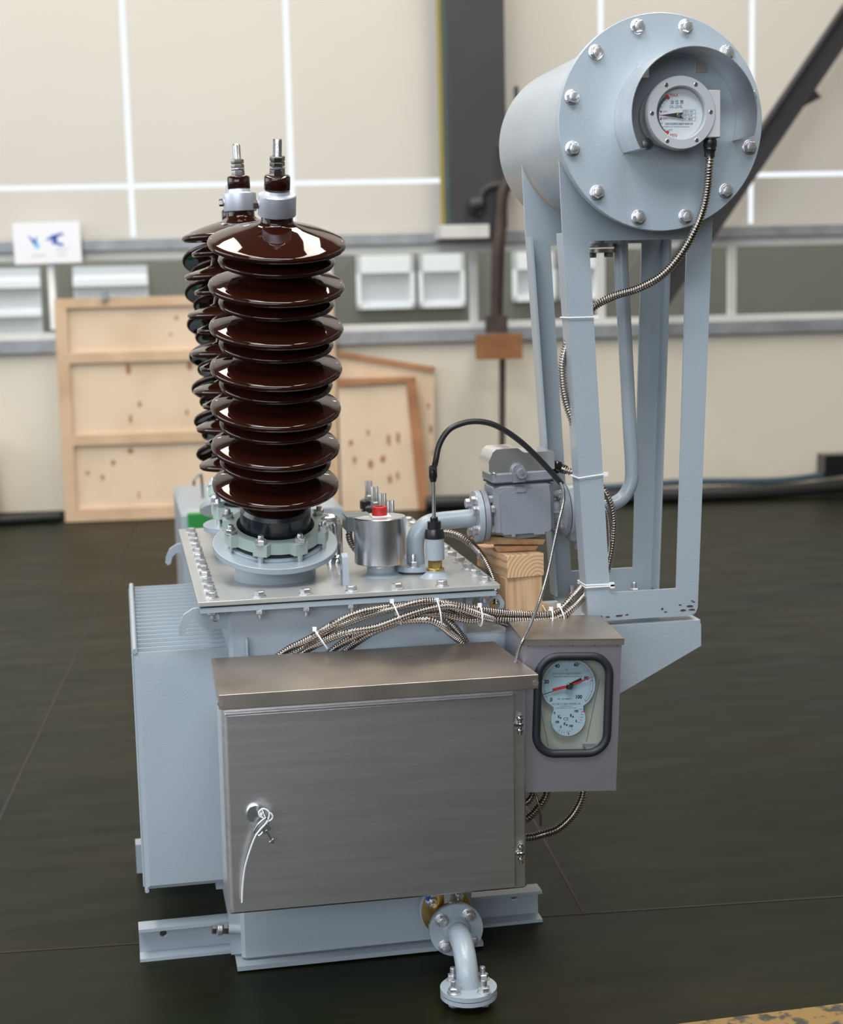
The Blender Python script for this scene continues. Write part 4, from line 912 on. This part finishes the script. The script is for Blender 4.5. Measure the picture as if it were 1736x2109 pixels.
m = MB()
for k in range(5): m.prism(circ(-.091 + .0455 * k, -.0095, .0012, 8), .001, FX)
part('spot_weld', m, INK, tb)['kind'] = 'stuff'
gk = rrect(WX0, WZ0, WW + .009, WH + .009, .040, 10)
P = [FX @ Vector((x, z, .001)) for x, z in gk]; P.append(P[0]); P = [p.copy() for p in P]
seen = [P[0]]
for p in P[1:]:
    if (p - seen[-1]).length > 1e-4: seen.append(p)
part('window_gasket', MB().tube(seen, .0085, 14), GASK, tb, None, 60)
part('window_glass', MB().prism(rrect(WX0, WZ0, WW, WH, .036, 8), .002, FX @ Matrix.Translation((0, 0, -.004))), GLASS, tb)
m = MB().box((-hw + .004, .032, -HB + .01), (hw - .004, .035, -.004), 0, BX); part('back_plate', m, BOXIN, tb)
m = MB(); 
def tp(X_, Y_): return ((X_ - 815) * .0001075 + WX0, -(Y_ - 1050) * .0001075 + WZ0 - .003)
line(m, tp(250, 1100), tp(440, 1900), .0012, FX, -.0318, 0); line(m, tp(1385, 620), tp(1175, 1830), .0012, FX, -.0318, 0); m.box((.035, .0, -.224), (.062, .031, -.222), 0, BX); part('housing_edge', m, GREYINK, tb)
c1 = tp(765, 690); c2 = tp(785, 1345); r1_, r2_ = .0555, .0355
def angle(a): return math.radians(a)
out = [(c1[0] + r1_ * math.cos(angle(a)), c1[1] + r1_ * math.sin(angle(a))) for a in range(-40, 221, 6)]
out += [(c2[0] - .0315, c2[1] + .025)] + [(c2[0] + r2_ * math.cos(angle(a)), c2[1] + r2_ * math.sin(angle(a))) for a in range(150, 391, 6)]
out += [(c2[0] + .0300, c2[1] + .027)]
part('dial', MB().prism(out, .002, FX @ Matrix.Translation((0, 0, -.022))), DIALB, tb)
d = MB(); Z = -.0199
def tt_(s_, X_, Y_, size, mi=0, sx=1, bold=.0002, rot=0): x, y = tp(X_, Y_); d.text(s_, size, x, y, Z, FX, mi, 'CENTER', sx, .0001, bold)
for s_, X_, Y_ in (('20', 345, 620), ('40', 540, 320), ('60', 900, 295), ('80', 1105, 560), ('100', 970, 920), ('0', 445, 965)): tt_(s_, X_, Y_, .0105, 0, .9, .0004)
for s_, X_, Y_ in (('0', 515, 1225), ('100', 930, 1195), ('100', 568, 1402), ('0', 938, 1390), ('0', 645, 1500), ('100', 838, 1482)): tt_(s_, X_, Y_, .0070, 0, .85, .0003)
for s_, X_, Y_ in (('K₁', 615, 1300), ('K₂', 852, 1280), ('K₃', 738, 1440)): tt_(s_, X_, Y_, .0090, 0, .85, .0003)
tt_('CE', 738, 1345, .0090, 3, 1.0, .0002); tt_('℃', 718, 405, .0075, 3, .9, 0)
tt_('BWY-803ATH 温度指示控制器', 725, 470, .0048, 3, .9, 0); tt_('TRANSFORMER TEMPERATURE CONTROLLER', 740, 525, .0042, 3, .72, 0)
tt_('1.5', 730, 840, .0042, 3, .9, 0); tt_('NO.  241106007.5', 700, 955, .0046, 0, .85, 0)
tt_('杭州普汇仪器仪表有限公司', 740, 1055, .0052, 3, .95, 0); tt_('HANGZHOU PUHUI', 735, 1098, .0034, 3, .85, 0); tt_('INSTRUMENTS CO. LTD  CHINA', 735, 1132, .0036, 3, .85, 0)
for k in range(11):
    a = 222 - 26.4 * k; ro_, ri_ = .0505, (.0470 if k % 2 == 0 else .0485)
    line(d, (c1[0] + ri_ * math.cos(angle(a)), c1[1] + ri_ * math.sin(angle(a))), (c1[0] + ro_ * math.cos(angle(a)), c1[1] + ro_ * math.sin(angle(a))), .0009, FX, Z, 0)
arcband(d, c1, .0503, .0506, -42, 222, FX, Z, 3, 60); arcband(d, c1, .0455, .0458, -42, 65, FX, Z, 3, 30)
for k in range(27):
    a = 65 - 4 * k; line(d, (c1[0] + .0490 * math.cos(angle(a)), c1[1] + .0490 * math.sin(angle(a))), (c1[0] + .0535 * math.cos(angle(a)), c1[1] + .0535 * math.sin(angle(a))), .0003, FX, Z, 3)
for X0, Y0, X1, Y1 in ((985, 1168, 1045, 1150), (960, 1398, 1022, 1425), (628, 1540, 605, 1590), (853, 1515, 880, 1575), (480, 1460, 512, 1440), (1020, 1258, 1065, 1258), (1018, 1312, 1065, 1315), (1010, 1360, 1050, 1375), (657, 1580, 665, 1612), (712, 1582, 716, 1618), (765, 1578, 772, 1612), (812, 1562, 828, 1590)): line(d, tp(X0, Y0), tp(X1, Y1), .0005, FX, Z, 0)
d.prism([tp(1020, 1210), tp(1095, 1183), tp(1105, 1205)], .0004, FX @ Matrix.Translation((0, 0, Z)), mi=1); d.prism([tp(785, 1575), tp(815, 1640), tp(790, 1650)], .0004, FX @ Matrix.Translation((0, 0, Z)), mi=1)
part('dial_print', d, [INK, REDP, BLUEBAND, GREYINK], tb)
m = MB(); line(m, tp(780, 685), tp(450, 765), .0058, FX, -.014, 0, .0008); m.prism([tp(780, 660), tp(1240, 500), tp(780, 710)], .0008, FX @ Matrix.Translation((0, 0, -.013))); part('red_pointer', m, REDP, tb)
m = MB(); line(m, tp(780, 685), tp(265, 858), .0013, FX, -.0155, 0, .0006); line(m, tp(780, 665), tp(1000, 560), .0048, FX, -.0155, 0, .0006); part('black_pointer', m, INK, tb)
m = MB().lathe([(.0078, -.016), (.0078, -.008), (.006, -.006), (.0001, -.006)], FX @ Matrix.Translation((*tp(770, 690), 0)), 28); line(m, tp(745, 715), tp(805, 668), .0016, FX, -.0062, 1, .0006); part('pointer_screw', m, [SHINY, INK], tb)

# ------------------------------------------------------------------ drain valve with elbow
VX, VZ = .620, .113
vb = part('drain_valve', MB().lathe([(.022, 0), (.030, .02), (.034, .035), (.030, .05), (.022, .07)], frame((VX, 3.10, VZ), (0, -1, 0), (1, 0, 0)), 28), BRASS); lab(vb, 'brass drain valve with grey elbow pipe')
part('tank_flange', MB().lathe([(.020, -.06), (.022, -.012), (.054, -.012), (.055, 0)], frame((VX, 3.125, VZ), (0, -1, 0), (1, 0, 0)), 44), PAINT, vb)
part('brass_flange', MB().lathe([(.052, 0), (.053, .010), (.030, .013)], frame((VX, 3.124, VZ), (0, -1, 0), (1, 0, 0)), 44), BRASS, vb)
part('brass_flange', MB().lathe([(.030, 0), (.052, .004), (.053, .014)], frame((VX, 3.040, VZ), (0, -1, 0), (1, 0, 0)), 44), BRASS, vb)
ff = part('elbow_flange', MB().lathe([(.055, 0), (.056, .002), (.056, .012), (.055, .0135), (.001, .0135)], frame((VX, 3.024, VZ), (0, -1, 0), (1, 0, 0)), 56), PAINT, vb)
eY = 3.012
el = [(VX, eY, VZ), (VX, eY - .025, VZ - .001)] + [(VX, eY - .025 - .075 * math.sin(a), VZ - .076 + .075 * math.cos(a)) for a in [PI / 2 * k / 12 for k in range(1, 12)]] + [(VX + .001, eY - .101, VZ - .080)]
part('elbow_pipe', MB().tube(el, .0225, 28), PAINT, vb)
part('weld_ring', MB().lathe([(.030, 0), (.024, .008)], frame((VX, 3.0105, VZ), (0, -1, 0), (1, 0, 0)), 28), PAINT, vb)
ez = .0285
part('outlet_flange', MB().lathe([(.0565, 0), (.0565, .009), (.0225, .0092)], Matrix.Translation((VX + .001, eY - .101, ez)), 56), PAINT, vb)
part('outlet_gasket', MB().lathe([(.053, 0), (.053, .002)], Matrix.Translation((VX + .001, eY - .101, ez - .002)), 56), GASK, vb)
part('blind_flange', MB().lathe([(.0565, 0), (.0565, .0085)], Matrix.Translation((VX + .001, eY - .101, ez - .0105)), 56), PAINT, vb)
b1 = bolt_mesh(.0115, .010, True, .014); b2 = bolt_mesh(.0115, .010)
for k in range(4):
    a = PI / 4 + k * PI / 2 + .1; place('bolt', b2, vb, FRONT((VX + .040 * math.cos(a), 3.0105, VZ + .040 * math.sin(a))) @ Matrix.Rotation(k, 4, 'Z'))
    a = PI / 4 + k * PI / 2 - .18; x, y = VX + .001 + .042 * math.cos(a), eY - .101 + .042 * math.sin(a)
    place('nut', b1, vb, Matrix.Translation((x, y, ez + .0092)) @ Matrix.Rotation(k * .4, 4, 'Z'))
    part('bolt_head', hexa(.0115, .008, 0, None, 0, frame((x, y, ez - .0105), (0, 0, -1))), ZINC, vb)
    a = PI / 4 + k * PI / 2 + .1; place('nut', b1, vb, FRONT((VX + .040 * math.cos(a), 3.114, VZ + .040 * math.sin(a))))
m = MB().cyl((VX, 3.075, VZ + .02), (VX, 3.075, VZ + .06), .012, n=20); hexa(.012, .012, .06, m, 0, Matrix.Translation((VX, 3.075, VZ))); part('valve_spindle', m, ZINC, vb)
part('blue_lever', MB().tube(spline([(VX, 3.07, VZ + .075), (VX - .02, 3.065, VZ + .080), (VX - .045, 3.06, VZ + .062), (VX - .05, 3.06, VZ + .05)], 5), .004, 10), mat('blue_lever', (.02, .06, .40), .4), vb)

# ================================================================== timber packing under the relay
def block(name, c, sz, yaw, label, mt=WOOD, cat='timber block', tilt=0):
    X = Matrix.Translation(c) @ Matrix.Rotation(yaw, 4, 'Z') @ Matrix.Rotation(tilt, 4, 'Y'); a = Vector(sz) / 2
    return tag(build(name, MB().bbox(tuple(-a), tuple(a), .0012), mt, None, X), label, cat)
WOODL = mat('light_timber', (.66, .44, .26), .6, col2=(.52, .31, .16), vscale=7, stretch=(14, 14, 1.2), vthr=(.4, .7))
# end grain: ring pattern
WOODE = mat('end_grain_timber', (.62, .41, .24), .6)
nt = WOODE.node_tree; b = nt.nodes['Principled BSDF']; tc = nt.nodes.new('ShaderNodeTexCoord'); wv = nt.nodes.new('ShaderNodeTexWave')
wv.wave_type = 'RINGS'; wv.rings_direction = 'Y'; wv.inputs['Scale'].default_value = 38; wv.inputs['Distortion'].default_value = 2.2; wv.inputs['Detail Scale'].default_value = .8
mp = nt.nodes.new('ShaderNodeMapping'); mp.inputs['Location'].default_value = (-.028, 0, .030); r = nt.nodes.new('ShaderNodeValToRGB')
r.color_ramp.elements[0].color = (.46, .27, .14, 1); r.color_ramp.elements[1].color = (.66, .44, .26, 1); r.color_ramp.elements[1].position = .55
nt.links.new(tc.outputs['Object'], mp.inputs[0]); nt.links.new(mp.outputs[0], wv.inputs[0]); nt.links.new(wv.outputs[0], r.inputs[0]); nt.links.new(r.outputs[0], b.inputs['Base Color'])
block('timber_board', (.862, 3.40, .6875), (.16, .19, .004), .15, 'thin wooden board flat on the bracket under the timber blocks', WOOD, 'board')
block('timber_block', (.842, 3.372, .7355), (.086, .13, .0915), .10, 'lower pale timber block with upright grain', WOODL)
block('timber_block', (.838, 3.390, .8065), (.087, .178, .0495), .16, 'upper timber block with ringed end grain', WOODE)
m = MB().add([(-.055, -.040, 0), (.070, -.045, .0), (.055, .04, 0), (-.075, .045, 0), (-.060, -.030, .016), (.074, -.050, .012), (.06, .04, .012), (-.07, .04, .018)], [(0, 3, 2, 1), (4, 5, 6, 7), (0, 1, 5, 4), (1, 2, 6, 5), (2, 3, 7, 6), (3, 0, 4, 7)])
tag(build('wood_splinter', m, WOOD, None, Matrix.Translation((.832, 3.385, .8485)) @ Matrix.Rotation(math.radians(3), 4, 'Y')), 'split wood wedge, topmost under the grey relay', 'wedge')
m = MB().add([(-.045, -.03, 0), (.040, -.035, 0), (.045, .03, 0), (-.04, .03, 0), (-.055, -.036, .014), (.045, -.040, .010), (.05, .03, .012), (-.04, .03, .014)], [(0, 3, 2, 1), (4, 5, 6, 7), (0, 1, 5, 4), (1, 2, 6, 5), (2, 3, 7, 6), (3, 0, 4, 7)])
tag(build('wood_splinter', m, WOOD, None, Matrix.Translation((.845, 3.375, .8330))), 'rough wood splinter between the upper block and the top wedge', 'wedge')

# tidy normals on every mesh
for me in bpy.data.meshes:
    if me.users and len(me.polygons) < 60000:
        bm = bmesh.new(); bm.from_mesh(me)
        if me.name.startswith(('dial_print', 'gauge_glass', 'dial')) is False: bmesh.ops.recalc_face_normals(bm, faces=bm.faces)
        bm.to_mesh(me); bm.free()
